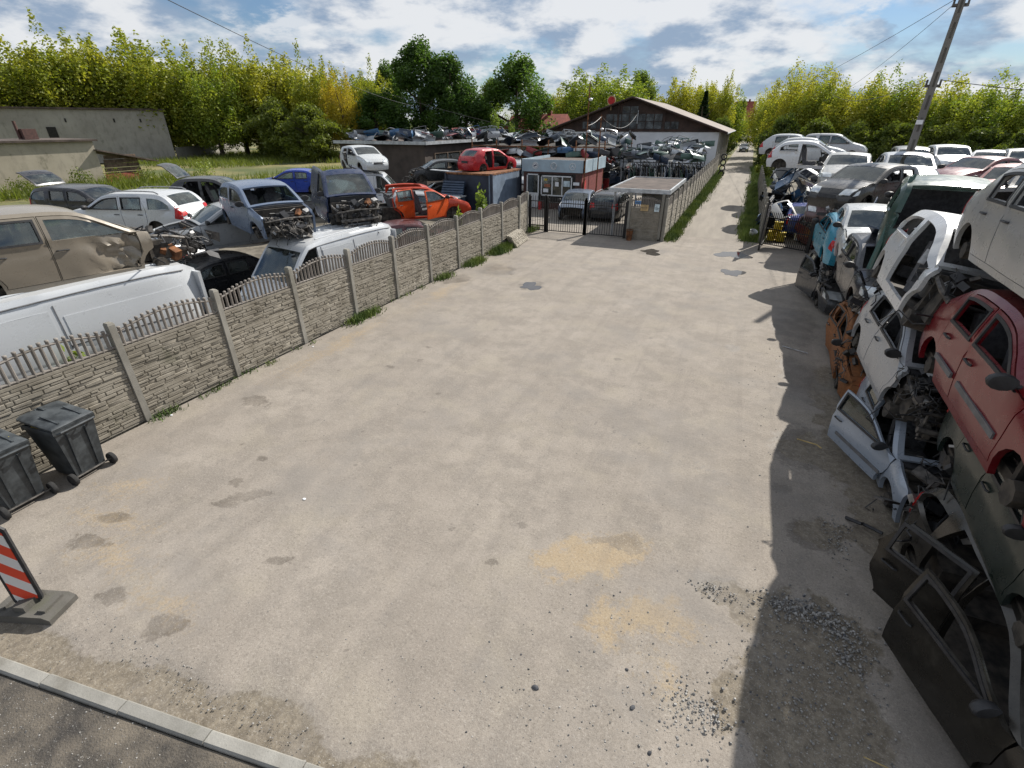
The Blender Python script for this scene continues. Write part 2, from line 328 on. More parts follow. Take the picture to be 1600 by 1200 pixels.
sheet_rect('storage_ground', 1.35, 45, -4, 75, -.05, bpy.data.materials['scrapyard_dirt'])
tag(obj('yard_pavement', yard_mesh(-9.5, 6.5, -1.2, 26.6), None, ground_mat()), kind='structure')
sheet_rect('lane', -2.75, .75, 26.6, 400, .0, lane_mat())
sheet_rect('inner_yard', -14, -3.1, 26.61, 66, .002, bpy.data.materials['old_lane_tarmac'])
# street in front, below the kerb line
street = MB().add([(-20, -1.47, .012), (-20, -12, .012), (9, -12, .012), (9, 2.94, .012)], [(0, 1, 2, 3)]).build('street', road_mat()); tag(street, kind='structure')
kerb = thing('kerb', None, None); tag(kerb, kind='structure')
KD = Vector((1, .152, 0)).normalized(); K0 = Vector((-6.30, .69, 0)); KN = Vector((-KD.y, KD.x, 0))
ks = MB(); ks.prism([(-.062, -.05), (.062, -.05), (.062, .03), (.05, .042), (-.045, .042), (-.062, .025)], -.494, .494, axis='x')
kme = ks.mesh('kerb_stone', M['kerb'])
for i in range(-2, 8):
    p = K0 + KD * (i * 1.0 + .3); obj('kerb_stone', kme, kerb, loc=(p.x, p.y, .012 + rnd.uniform(-.006, .006)), rot=(rnd.uniform(-.02, .02), 0, math.atan2(KD.y, KD.x) + rnd.uniform(-.006, .006)))
# puddles and wet patches
t = NT('puddle_water'); t.set(Base_Color=(.055, .05, .045, 1), Roughness=.03); t.b.inputs['IOR'].default_value = 1.33; t.b.inputs['Specular IOR Level'].default_value = .9; t.bump(t.noise(t.pos(), 3, 2), .03, .01); M['water'] = t.mat
def puddle(x, y, rx, ry, seed, mat='water', z=.004, n=40):
    rr = random.Random(seed); ph = [rr.uniform(0, 6.3) for _ in range(5)]; V = [(x, y, z)]
    for k in range(n):
        a = 2 * math.pi * k / n; r = 1 + .28 * math.sin(2 * a + ph[0]) + .2 * math.sin(3 * a + ph[1]) + .12 * math.sin(5 * a + ph[2]) + .06 * math.sin(9 * a + ph[3]); V.append((x + rx * r * math.cos(a), y + ry * r * math.sin(a), z))
    return tag(MB().add(V, [(0, 1 + k, 1 + (k + 1) % n) for k in range(n)]).build('puddle', M[mat]), kind='structure')
puddle(.2, 23.3, .55, .75, 3); puddle(.29, 20.2, .33, .55, 8); puddle(-3.13, 22.4, .42, .5, 5); puddle(-6.1, 15.5, .33, .42, 9)

# gravel (loose stones nobody could count) ------------------------------------------------
def stones(name, spots, seed, mats, kind='stuff'):
    rr = random.Random(seed); mb = MB()
    for (x, y, sx_, sy_, n, lo, hi) in spots:
        for _ in range(n):
            px_, py_ = x + rr.gauss(0, sx_), y + rr.gauss(0, sy_); gz = .012 if py_ < .69 + .152 * (px_ + 6.3) - .06 else 0.0; s = lo + (hi - lo) * rr.random() ** 2.5; a = rr.uniform(0, 6.3)
            k = rr.randint(4, 6); V = []
            for j in range(k): b = a + 2 * math.pi * j / k; q = s * rr.uniform(.7, 1.2); V.append((px_ + q * math.cos(b), py_ + q * math.sin(b), gz))
            for j in range(k): b = a + 2 * math.pi * j / k; q = s * rr.uniform(.35, .75); V.append((px_ + q * math.cos(b), py_ + q * math.sin(b), gz + s * rr.uniform(.5, 1.0)))
            mb.add(V, [tuple(range(k, 2 * k))] + [(j, (j + 1) % k, k + (j + 1) % k, k + j) for j in range(k)], 0 if rr.random() < .95 else 1)
    return tag(mb.build(name, mats), kind=kind)
tag(stones('gravel', [(1.5, 4.82, .2, .1, 520, .005, .022), (1.95, 4.75, .16, .12, 360, .005, .021), (2.0, 4.4, .12, .12, 200, .005, .02), (.62, 4.7, .16, .07, 120, .005, .018), (1.5, 3.8, .38, .4, 900, .004, .015), (.56, 3.2, .16, .12, 420, .004, .02), (.3, 2.9, .3, .2, 160, .004, .018), (2.1, 6.3, .1, .3, 220, .005, .018),
   (-.6, 2.7, .5, .3, 260, .003, .014), (-1.6, 2.3, .9, .3, 300, .003, .011), (.0, 3.5, .4, .3, 120, .004, .016), (-4, 1.4, 1.2, .12, 500, .003, .012), (-4.5, .4, 1.4, .35, 1300, .003, .009), (-5.8, .1, .6, .3, 500, .003, .009), (-3, 6, 3.5, 3, 300, .004, .011), (1.4, 8, .4, 3, 200, .005, .016)], 3, [M['stone'], M['darkstone']]),
   'loose grey gravel and crumbled stones lying in patches on the yard')

# ------------------------------------------------------------------ cars: every panel is a sheet cut out of one body surface
def densify(loop, sp):
    out = []
    for i, a in enumerate(loop):
        b = loop[(i + 1) % len(loop)]; n = max(1, int(math.ceil(math.dist(a, b) / sp)))
        for k in range(n): out.append((a[0] + (b[0] - a[0]) * k / n, a[1] + (b[1] - a[1]) * k / n))
    return out
def inside_many(P, loops):
    r = np.zeros(len(P), bool)
    for L in loops:
        A = np.array(L); B = np.roll(A, -1, 0)
        for (x1, y1), (x2, y2) in zip(A, B):
            if y1 == y2: continue
            c = ((y1 > P[:, 1]) != (y2 > P[:, 1])) & (P[:, 0] < (x2 - x1) * (P[:, 1] - y1) / (y2 - y1) + x1); r ^= c
    return r
def sheet(loops, fmap, sp, thick, outward, me_add):
    """loops: outer + holes in a flat chart; fmap: chart -> 3D; adds a solid sheet to an MB"""
    loops = [densify(l, sp) for l in loops]
    pts = [p for l in loops for p in l]; edges = []; b = 0
    for l in loops:
        n = len(l); edges += [(b + i, b + (i + 1) % n) for i in range(n)]; b += n
    A = np.array(pts); x0, y0 = A.min(0); x1, y1 = A.max(0)
    gx, gy = np.meshgrid(np.arange(x0 + sp / 2, x1, sp), np.arange(y0 + sp / 2, y1, sp)); G = np.stack([gx.ravel(), gy.ravel()], 1)
    if len(G):
        G = G[inside_many(G, loops)]
        if len(G): dd = np.sqrt(((G[:, None, :] - A[None]) ** 2).sum(2)).min(1); G = G[dd > sp * .42]
    V2 = [Vector(p) for p in pts] + [Vector(p) for p in G.tolist()]
    vo, eo, fo, *_ = delaunay_2d_cdt(V2, edges, [], 0, 1e-5, False)
    vo = [(v.x, v.y) for v in vo]
    C = np.array([[sum(vo[i][0] for i in f) / 3, sum(vo[i][1] for i in f) / 3] for f in fo]); ok = inside_many(C, loops)
    F = [list(f) for f, k in zip(fo, ok) if k]; used = sorted({i for f in F for i in f}); ix = {u: k for k, u in enumerate(used)}
    P = np.array([fmap(*vo[u]) for u in used]); F = np.array([[ix[i] for i in f] for f in F])
    nr = np.cross(P[F[:, 1]] - P[F[:, 0]], P[F[:, 2]] - P[F[:, 0]]); ctr = P[F].mean(1)
    flip = (nr * np.array([outward(*c) for c in ctr])).sum(1) < 0
    F[flip] = F[flip][:, ::-1]; nr[flip] *= -1
    vn = np.zeros_like(P)
    for k in range(3): np.add.at(vn, F[:, k], nr)
    vn /= np.linalg.norm(vn, axis=1)[:, None] + 1e-9
    n = len(P); Q = P - vn * thick; ec = {}
    for f in F:
        for k in range(3): e = (f[k], f[(k + 1) % 3]); ec[e] = ec.get(e, 0) + 1
    rim = [(e[1], e[0], n + e[0], n + e[1]) for e in ec if (e[1], e[0]) not in ec]
    faces = [tuple(f) for f in F] + [tuple(n + i for i in f[::-1]) for f in F] + rim
    me_add(np.vstack([P, Q]).tolist(), faces)
def catmull(P, k=5):
    out = []; n = len(P)
    for i in range(n - 1):
        p0, p1, p2, p3 = P[max(i - 1, 0)], P[i], P[i + 1], P[min(i + 2, n - 1)]
        for j in range(k):
            u = j / k; o = []
            for c in (0, 1):
                m1 = (p2[c] - p0[c]) * .5 * .8; m2 = (p3[c] - p1[c]) * .5 * .8
                o.append((2 * u ** 3 - 3 * u * u + 1) * p1[c] + (u ** 3 - 2 * u * u + u) * m1 + (-2 * u ** 3 + 3 * u * u) * p2[c] + (u ** 3 - u * u) * m2)
            out.append(tuple(o))
    out.append(P[-1]); return out
# profile: front bottom .. over the roof .. rear bottom; marks: bumper top, hood front, cowl, windscreen top, roof rear, window bottom, tail bottom
TY = {
 'hatch': dict(P=[(2.0, .24), (2.07, .45), (2.02, .63), (1.9, .76), (1.5, .9), (1.02, 1.0), (.28, 1.385), (-.45, 1.455), (-1.3, 1.39), (-1.85, 1.02), (-1.97, .84), (-2.05, .58), (-1.98, .26)], mk=(2, 3, 5, 6, 8, 9, 11), W=1.72, A=1.06, B=-.36, Cx=-1.22, q=None, af=1.28, ar=-1.27, rear='hatch'),
 'three': dict(P=[(1.80, .24), (1.86, .45), (1.82, .62), (1.70, .76), (1.35, .90), (.92, 1.0), (.25, 1.37), (-.4, 1.435), (-1.15, 1.36), (-1.62, 1.0), (-1.74, .84), (-1.82, .58), (-1.76, .26)], mk=(2, 3, 5, 6, 8, 9, 11), W=1.62, A=.92, B=-.42, Cx=None, q=(-.52, -1.30), af=1.16, ar=-1.2, rear='hatch'),
 'sedan': dict(P=[(2.2, .24), (2.27, .45), (2.2, .62), (2.08, .74), (1.6, .88), (.98, .99), (.22, 1.36), (-.4, 1.42), (-1.05, 1.36), (-1.62, 1.04), (-2.12, .97), (-2.22, .72), (-2.16, .26)], mk=(2, 3, 5, 6, 8, 9, 11), W=1.72, A=1.04, B=-.30, Cx=-1.12, q=None, af=1.38, ar=-1.3, rear='sedan'),
 'wagon': dict(P=[(2.25, .24), (2.32, .45), (2.25, .63), (2.12, .76), (1.65, .9), (1.08, 1.0), (.35, 1.39), (-.4, 1.46), (-1.65, 1.42), (-2.12, 1.04), (-2.25, .86), (-2.33, .58), (-2.26, .26)], mk=(2, 3, 5, 6, 8, 9, 11), W=1.78, A=1.12, B=-.24, Cx=-1.12, q=(-1.24, -1.95), af=1.42, ar=-1.36, rear='hatch'),
 'mpv': dict(P=[(2.2, .26), (2.27, .5), (2.2, .7), (2.08, .86), (1.75, 1.0), (1.3, 1.12), (.4, 1.62), (-.3, 1.72), (-1.9, 1.66), (-2.15, 1.12), (-2.22, .9), (-2.28, .6), (-2.22, .28)], mk=(2, 3, 5, 6, 8, 9, 11), W=1.82, A=1.1, B=-.25, Cx=-1.15, q=(-1.28, -1.98), af=1.4, ar=-1.4, rear='hatch'),
 'kangoo': dict(P=[(1.95, .26), (2.02, .5), (1.96, .7), (1.85, .86), (1.55, 1.0), (1.15, 1.1), (.55, 1.66), (.0, 1.8), (-1.75, 1.8), (-1.95, 1.15), (-2.0, .9), (-2.03, .6), (-1.98, .28)], mk=(2, 3, 5, 6, 8, 9, 11), W=1.68, A=1.1, B=-.1, Cx=None, q=None, af=1.25, ar=-1.3, rear='hatch'),
 'van': dict(P=[(2.5, .3), (2.58, .55), (2.54, .8), (2.42, .98), (2.2, 1.12), (1.95, 1.24), (1.25, 2.05), (.7, 2.24), (-2.4, 2.28), (-2.52, 1.3), (-2.54, .95), (-2.56, .65), (-2.52, .34)], mk=(2, 3, 5, 6, 8, 9, 11), W=1.98, A=1.9, B=.75, Cx=None, q=None, af=1.75, ar=-1.5, rear='van'),
}
class CarType:
    def __init__(s, name):
        d = TY[name]; s.__dict__.update(d); s.name = name
        s.prof = catmull(d['P']); s.S = [0.0]
        for a, b in zip(s.prof, s.prof[1:]): s.S.append(s.S[-1] + math.dist(a, b))
        s.sm = [s.S[i * 5] for i in d['mk']]          # s at marks
        s.Z = max(z for _, z in s.prof); s.L2 = max(x for x, _ in s.prof)
        s.belt = s.P[5][1] - .03; s.sill = .25; s.R = .35 if name != 'van' else .38
        up = [p for p in s.prof[10:-10]]; up.sort(); s.ux = np.array([p[0] for p in up]); s.uz = np.array([p[1] for p in up])
        s.PX = np.array([p[0] for p in s.prof]); s.PZ = np.array([p[1] for p in s.prof]); s.SS = np.array(s.S)
    def ztop(s, x): return float(np.interp(x, s.ux, s.uz))
    def ys(s, x, z):
        w = s.W / 2; e = max(0, (abs(x) - (s.L2 - .85)) / .85)
        pl = 1 - .20 * e ** 2.4
        if z > s.belt: tm = 1 - (.30 if s.name != 'van' else .10) * ((z - s.belt)) ** 1.15
        else: tm = 1 - .05 * ((z - .62) / .4) ** 2
        dd = max(0, s.ztop(x) - z); r = .11; rr = .45 * r * ((r - dd) / r) ** 2 if dd < r else 0
        crease = .012 * math.exp(-((z - (s.belt - .16)) / .05) ** 2)
        dent = .010 * noise.noise((x * 2.1, z * 2.9, 3.3)) + .004 * noise.noise((x * 6, z * 7, 9.1))
        return w * pl * tm - rr + crease + dent
    def side(s, sg):
        return lambda x, z: (x, sg * s.ys(x, z), z)
    def top(s, u, v):
        v = v / (s.W / 2)
        x = float(np.interp(u, s.SS, s.PX)); z = float(np.interp(u, s.SS, s.PZ))
        x2 = float(np.interp(u + .03, s.SS, s.PX)); z2 = float(np.interp(u + .03, s.SS, s.PZ)); x1 = float(np.interp(u - .03, s.SS, s.PX)); z1 = float(np.interp(u - .03, s.SS, s.PZ))
        tx, tz = x2 - x1, z2 - z1; l = math.hypot(tx, tz) + 1e-9; nx, nz = tz / l, -tx / l
        if u < s.sm[2]: nx, nz = -nx, -nz
        nx, nz = (-(tz) / l, tx / l); 
        # outward normal: up on the roof, forward on the nose
        if nz * 1.0 + nx * (x / s.L2) * 1.2 < 0: nx, nz = -nx, -nz
        c = .11 if u < s.sm[0] else (.05 if u < s.sm[5] else .06)
        k = c * (1 - v * v)
        return (x + nx * k, v * s.ys(x, z), z + nz * k)
    def out_top(s, x, y, z): return (x * .35, 0, z - .62 if abs(x) > s.L2 - .35 else 1.0)
    # --- outlines on the side chart
    def outline(s, xmin=-9, xmax=9, zmax=9):
        P = [p for p in s.prof]
        low = []
        def arch(cx, up=True):
            n = 10; return [(cx - s.R * math.cos(math.pi * k / n), .30 + s.R * 1.02 * math.sin(math.pi * k / n)) for k in range(n + 1)]
        xr, xf = P[-1], P[0]
        low = [(s.ar - s.R, s.sill)] + arch(s.ar) + [(s.ar + s.R, s.sill - .01), (s.af - s.R, s.sill - .01)] + arch(s.af) + [(s.af + s.R, s.sill)]
        loop = P + low
        out = [(min(max(x, xmin), xmax), min(z, zmax)) for x, z in loop]
        res = []
        for q in out:
            if not res or math.dist(q, res[-1]) > .012: res.append(q)
        return res
    def door(s, which, ins=0.0, zmax=9):
        dt = lambda x: min(max(s.belt, s.ztop(x) - .055), zmax)
        if which == 'front': xa, xb = s.A - ins, s.B + ins
        else: xa, xb = s.B - .012 - ins, s.Cx + ins
        z0 = s.sill + .075 + ins; L = []
        # bottom, front edge, top following the roof, rear edge
        L.append((xa, z0))
        if which == 'front' and xa > s.af - s.R - .05:
            L = [(s.af - s.R - .05, z0), (s.af - s.R - .05, .42)]; L += [(min(xa, s.af - .05 - math.sqrt(max(0, (s.R + .03) ** 2 - (z - .3) ** 2))), z) for z in (.5, .6)] + [(xa, s.belt - .22)]
        L.append((xa, min(s.belt, zmax) - .02))
        n = 12
        xs = [xa + (xb - xa) * k / n for k in range(n + 1)]
        if which == 'rear':
            xt = xb + .16; xs = [xa + (xt - xa) * k / n for k in range(n + 1)]
        for x in xs:
            z = dt(x) - ins
            if z > L[-1][1] - .3: L.append((x, z))
        if which == 'rear':
            L.append((xb - .02, s.belt + .05))
            for z in (s.belt - .1, .75, .66, .58, .48, .38):
                dz = (z - .3); ax = s.ar + math.sqrt(max(0, (s.R + .045) ** 2 - dz * dz)); L.append((max(xb, ax) + ins, z))
            L.append((max(xb, s.ar + s.R + .03) + ins, z0))
        else: L.append((xb, z0))
        res = []
        for q in L:
            if not res or math.dist(q, res[-1]) > .012: res.append(q)
        return res
    def window(s, which, ins=0.0):
        wt = lambda x: s.ztop(x) - .115 - ins; zb = s.belt + .03 + ins
        if which == 'front': xa, xb = s.A - .05, s.B + .07
        elif which == 'rear': xa, xb = s.B - .08, s.Cx + .12
        else: xa, xb = s.q
        xa -= ins; xb += ins; xs = [xa + (xb - xa) * k / 14 for k in range(15)]
        T = [(x, wt(x)) for x in xs if wt(x) > zb + .035]
        if which == 'q': T = [(x, z) for x, z in T]
        if which == 'rear' and not s.q: T = [(x + .0, z) for x, z in T]
        L = [(T[0][0] + min(.12, (xa - T[0][0])), zb)] + T + [(xb, zb)]
        return L
CT = {}; CACHE = {}
def ctype(n):
    if n not in CT: CT[n] = CarType(n)
    return CT[n]
def cached(key, fn):
    if key not in CACHE: CACHE[key] = fn()
    return CACHE[key]
SP = .13
def rectloop(u0, u1, v0, v1): return [(u0, v0), (u1, v0), (u1, v1), (u0, v1)]
def body_mesh(tn, mat, doors, stripped, tail, roof, cut, panel=True):
    s = ctype(tn); mb = MB()
    add = lambda V, F: mb.add(V, F, 0, True)
    for sg in (1, -1):
        holes = []
        zmax = 9 if roof else s.belt + .02
        df, dr_ = ('F', 'R') if sg > 0 else ('f', 'r')
        holes.append(s.door('front', 0 if df in doors else .055, zmax))
        if s.Cx is not None: holes.append(s.door('rear', 0 if dr_ in doors else .055, zmax))
        if s.q and roof: holes.append(s.window('q'))
        xm = 9
        if stripped: xm = s.af - .10 if stripped == 2 else s.af + s.R + .10
        xmn = -9 if not cut else s.ar + .1
        sheet([s.outline(xmax=xm, xmin=xmn, zmax=zmax)] + holes, s.side(sg), SP, .055, lambda x, y, z: (0, sg, .1), add)
    w = s.W / 2
    m = s.sm
    if roof and panel:
        holes = [rectloop(m[2] + .03, m[3] - .035, -w * .90, w * .90)]
        u1 = m[5] + .02
        if s.rear == 'hatch': holes.append(rectloop(m[4] + .04, u1 + .4, -w * .86, w * .86)); uu = m[5]
        elif s.rear == 'sedan': holes.append(rectloop(m[4] + .05, m[5] - .03, -w * .86, w * .86)); uu = m[5] + .06
        else: uu = m[4] - .02; 
        if s.rear == 'hatch':
            outer = [(m[2] - .06, -w), (uu, -w), (uu, -w * .86), (m[4] + .04, -w * .86), (m[4] + .04, w * .86), (uu, w * .86), (uu, w), (m[2] - .06, w)]; holes = holes[:1]
        else: outer = rectloop(m[2] - .06, uu, -w, w)
        if cut: outer = rectloop(m[2] - .06, m[3] + .25, -w, w)
        sheet([outer] + holes, s.top, SP, .045, s.out_top, add)
    return mb.mesh('body', mat)
def top_part(tn, mat, name, u0, u1, vf, hole=None, lift=.0, thick=.03):
    s = ctype(tn); mb = MB(); w = s.W / 2 * vf
    lo = [rectloop(u0, u1, -w, w)]
    if hole: lo.append(rectloop(*hole))
    def f(u, v):
        p = s.top(u, v); return (p[0], p[1], p[2] + lift)
    sheet(lo, f, SP, thick, s.out_top, lambda V, F: mb.add(V, F, 0, True)); return mb.mesh(name, mat)
def door_mesh(tn, which, sg, mat, crumple=0, noglassframe=False):
    s = ctype(tn); mb = MB(); hx = s.A if which == 'front' else s.B - .012; hy = sg * s.ys(hx, .6)
    def f(x, z):
        y = s.ys(x, z) + .004
        if crumple:
            n = noise.noise((x * 3.1, z * 4.2, 1.7)) + .6 * noise.noise((x * 8, z * 9, 4)); k = max(0, min(1, (x - (hx - 1.0)) / .8)); y += crumple * n * k * (1 if z < s.belt else .3) - crumple * .5 * k
        return (x - hx, sg * y - hy, z)
    sheet([s.door(which, .009), s.window(which)], f, .085 if crumple else SP, .05, lambda x, y, z: (0, sg, .1), lambda V, F: mb.add(V, F, 0, True))
    return mb.mesh('door', mat)
def seal_mesh(tn, which, sg):
    s = ctype(tn); mb = MB(); hx = s.A if which == 'front' else s.B - .012; hy = sg * s.ys(hx, .6)
    sheet([s.window(which, -.022), s.window(which, .012)], lambda x, z: (x - hx, sg * (s.ys(x, z) + .009) - hy, z), .2, .02, lambda x, y, z: (0, sg, .1), lambda V, F: mb.add(V, F, 0, True))
    return mb.mesh('window_seal', M['black'])
def pane_mesh(tn, which, sg, hinge=True):
    s = ctype(tn); mb = MB(); hx, hy = (0, 0)
    if hinge: hx = s.A if which == 'front' else s.B - .012; hy = sg * s.ys(hx, .6)
    sheet([s.window(which, -.012)], lambda x, z: (x - hx, sg * (s.ys(x, z) - .022) - hy, z), .2, .005, lambda x, y, z: (0, sg, .1), lambda V, F: mb.add(V, F, 0, True))
    return mb.mesh('window_pane', M['glass'])
def patch_mesh(tn, sg, kind):
    s = ctype(tn); mb = MB(); m = s.sm; w = s.W / 2
    if kind == 'head':
        sheet([[(m[0] - .02, sg * w * .52), (m[1] + .06, sg * w * .56), (m[1] + .16, sg * w * .97), (m[0] + .02, sg * w * .99)]], lambda u, v: tuple(np.array(s.top(u, v)) + (.012, 0, .008)), .09, .04, s.out_top, lambda V, F: mb.add(V, F, 0, True))
        sheet([[(s.af + s.R + .16, .66), (s.L2 - .10, .62), (s.L2 - .22, .75), (s.af + s.R + .1, .80)]], lambda x, z: (x, sg * (s.ys(x, z) + .008), z), .09, .03, lambda x, y, z: (0, sg, 0), lambda V, F: mb.add(V, F, 0, True))
        return mb.mesh('headlight', M['clearlens'])
    xs = -s.L2
    zz = (s.belt - .05, s.belt - .32) if s.name in ('hatch', 'three', 'sedan') else (s.belt + .12, s.belt - .3)
    sheet([[(xs + .03, zz[1]), (xs + .03, zz[0]), (xs + .20, zz[0] + .02), (xs + .26, zz[1] + .05)]], lambda x, z: (max(x, np.interp(z, s.PZ[-28:][::-1], s.PX[-28:][::-1])), sg * (s.ys(x, z) + .010), z), .09, .03, lambda x, y, z: (0, sg, 0), lambda V, F: mb.add(V, F, 0, True))
    u0 = m[5] + .03; u1 = m[5] + .30
    sheet([[(u0, sg * w * .74), (u0, sg * w * .99), (u1, sg * w * .99), (u1, sg * w * .66)]], lambda u, v: tuple(np.array(s.top(u, v)) + (-.014, 0, 0)), .09, .03, s.out_top, lambda V, F: mb.add(V, F, 0, True))
    return mb.mesh('tail_light', M['redlens'])
def under_mesh(tn, bay):
    s = ctype(tn); mb = MB(); w = s.W; x0 = -s.L2 + .22; x1 = s.A + .15
    mb.box(((x0 + x1) / 2, 0, .30), (x1 - x0, w * .84, .10))
    mb.box((s.A + .18, 0, .60), (.06, w * .86, .62))                       # firewall
    mb.box(((s.B - .4 + x0) / 2, 0, .42), (abs(s.B - .4 - x0), w * .62, .2)); mb.box((s.ar, 0, .5), (.72, w * .60, .26))
    for sg in (1, -1):
        mb.box((s.ar, sg * w * .34, .52), (.66, w * .12, .40)); mb.box((s.af, sg * w * .34, .55), (.62, w * .12, .36), taper=.7); mb.box((s.af + .1, sg * w * .27, .38), (1.0 if not bay else 1.1, .08, .12))
        mb.tube([(s.af, sg * w * .3, .3), (s.af, sg * w * .47, .3)], .12, 8); mb.tube([(s.ar, sg * w * .3, .3), (s.ar, sg * w * .47, .3)], .11, 8)
    mb.box((-s.L2 + .16, 0, .48), (.05, w * .8, .34))
    return mb.mesh('underbody', M['dark'])
def engine_mesh(seed, full):
    rr = random.Random(seed); mb = MB()
    mb.box((0, rr.uniform(-.1, .1), .52), (.5, .62, .36), mi=0, rot=(0, .1, .05)); mb.box((.05, .05, .74), (.34, .5, .12), mi=2)
    for k in range(14 if full else 22):
        mb.box((rr.uniform(-.38, .5), rr.uniform(-.66, .66), rr.uniform(.35, .82)), (rr.uniform(.08, .28), rr.uniform(.08, .25), rr.uniform(.06, .22)), rot=(rr.uniform(-.6, .6), rr.uniform(-.6, .6), rr.uniform(0, 3)), mi=rr.choice((0, 0, 1, 2, 2, 3)))
    for k in range(6): mb.tube([(rr.uniform(-.3, .4), rr.uniform(-.6, .5), .6)] * 1 + [(rr.uniform(-.3, .4), rr.uniform(-.6, .5), rr.uniform(.6, .75))], rr.uniform(.05, .09), 8, mi=rr.choice((0, 1)))
    for k in range(16):
        a = Vector((rr.uniform(-.4, .5), rr.uniform(-.7, .7), rr.uniform(.4, .85))); P = [a]
        for j in range(5): a = a + Vector((rr.uniform(-.16, .2), rr.uniform(-.25, .25), rr.uniform(-.2, .12))); P.append(a)
        mb.tube(P, rr.uniform(.008, .022), 5, mi=2)
    return mb.mesh('engine_remains', [M['engine'], M['alu'], M['black'], M['rustmetal']])
M['rustmetal'] = simple('rusty_steel', (.12, .05, .025), .9, .2, .5, 6, c2=(.30, .13, .055))
def frontframe_mesh(tn, seed):
    s = ctype(tn); rr = random.Random(seed); mb = MB(); x = s.L2 - .22; w = s.W / 2
    for sg in (1, -1):
        mb.tube([(s.af - .2, sg * w * .55, .45), (s.af + .3, sg * w * .56, .47), (x, sg * w * .56, .46)], .05, 6); mb.tube([(s.A + .1, sg * w * .84, .86), (s.af + .25, sg * w * .86, .80), (x - .08, sg * w * .72, .70)], .035, 6)
        mb.tube([(x, sg * w * .62, .30), (x - .03, sg * w * .64, .74)], .022, 6)
    mb.tube([(x, -w * .8, .70 + rr.uniform(-.04, .04)), (x + .03, 0, .73), (x, w * .8, .70)], .025, 6); mb.tube([(x + .04, -w * .7, .42), (x + .08, 0, .43), (x + .03, w * .7, .44)], .05, 6); mb.tube([(x, -w * .62, .26), (x, w * .62, .27)], .02, 6)
    for k in range(8):
        a = Vector((x + rr.uniform(-.1, .1), rr.uniform(-w, w) * .8, rr.uniform(.45, .75))); P = [a]
        for j in range(4): a = a + Vector((rr.uniform(-.05, .08), rr.uniform(-.12, .12), -rr.uniform(.05, .18))); P.append(a)
        mb.tube(P, rr.uniform(.006, .014), 5, mi=1)
    return mb.mesh('front_crossmember', [M['engine'], M['black']])
def seat_mesh():
    mb = MB()
    def pad(c, sz, rot): 
        x, y, z = [k / 2 for k in sz]
        L = [(-x, -y), (x, -y), (x, y), (-x, y)]; mb.box(c, sz, rot); mb.box((c[0], c[1], c[2]), (sz[0] * .86, sz[1] * .8, sz[2] * 1.12), rot); mb.box(c, (sz[0] * 1.06, sz[1] * .86, sz[2] * .8), rot)
    pad((.12, 0, .46), (.5, .48, .16), (0, -.12, 0)); pad((-.2, 0, .78), (.15, .47, .62), (0, -.24, 0)); pad((-.30, 0, 1.17), (.09, .26, .17), (0, -.2, 0)); mb.tube([(-.27, .06, 1.0), (-.29, .06, 1.15)], .008, 5); mb.tube([(-.27, -.06, 1.0), (-.29, -.06, 1.15)], .008, 5)
    return mb.mesh('seat', M['seat'])
def bench_mesh(w):
    mb = MB(); mb.box((.1, 0, .46), (.5, w * .7, .16), (0, -.1, 0)); mb.box((-.2, 0, .76), (.14, w * .7, .56), (0, -.3, 0))
    for k in (-1, 0, 1): mb.box((-.31, k * w * .23, 1.08), (.08, .24, .14), (0, -.2, 0)); mb.box((-.12, k * w * .23, .76), (.05, w * .2, .5), (0, -.3, 0))
    return mb.mesh('rear_bench', M['seat'])
def dash_mesh(w):
    mb = MB(); mb.prism([(.18, .55), (-.16, .55), (-.22, .72), (-.12, .90), (.0, .955), (.26, .94), (.26, .6)], -w * .42, w * .42); mb.box((-.2, w * .2, .9), (.14, .36, .1)); mb.box((-.22, 0, .62), (.2, .3, .24)); return mb.mesh('dashboard', M['black'])
def steering_mesh():
    mb = MB(); P = [(0, .18 * math.cos(a), .18 * math.sin(a)) for a in [k * math.pi / 8 for k in range(17)]]
    mb.tube(P, .015, 6, cap=False); mb.box((.01, 0, 0), (.04, .13, .11)); mb.box((0, 0, 0), (.02, .34, .03)); mb.tube([(0, 0, 0), (.3, 0, -.1)], .03, 6); return mb.mesh('steering_wheel', M['black'])
def tyre_mesh(): return MB().lathe([(.19, -.085), (.27, -.10), (.302, -.085), (.312, -.05), (.312, .05), (.302, .085), (.27, .10), (.19, .085), (.19, -.085)], 22, 'y').mesh('tyre', M['tyre'])
def rim_mesh():
    mb = MB(); mb.lathe([(.195, -.08), (.20, .085), (.185, .085), (.17, .03), (.17, -.08)], 20, 'y'); mb.lathe([(.0, .05), (.05, .055), (.06, .03), (.0, .02)], 10, 'y')
    for k in range(5):
        a = 2 * math.pi * k / 5; mb.box((.115 * math.cos(a), .035, .115 * math.sin(a)), (.14, .03, .05), rot=(0, -a, 0))
    return mb.mesh('rim', M['alu'])
def mirror_mesh(sg):
    mb = MB(); mb.lathe([(0, -.075), (.05, -.07), (.085, -.03), (.09, .03), (.08, .05), (0, .05)], 12, 'x'); V = mb.v; mb.v = [(x * .8, y * 1.25 + sg * .14, z * .85) for x, y, z in V]; mb.tube([(0, 0, -.03), (0, sg * .12, -.01)], .022, 6); return mb.mesh('mirror', M['black'])
def handle_mesh(): return MB().tube([(-.09, 0, 0), (-.07, .022, .004), (.07, .022, .004), (.09, 0, 0)], .013, 6).mesh('door_handle', M['black'])
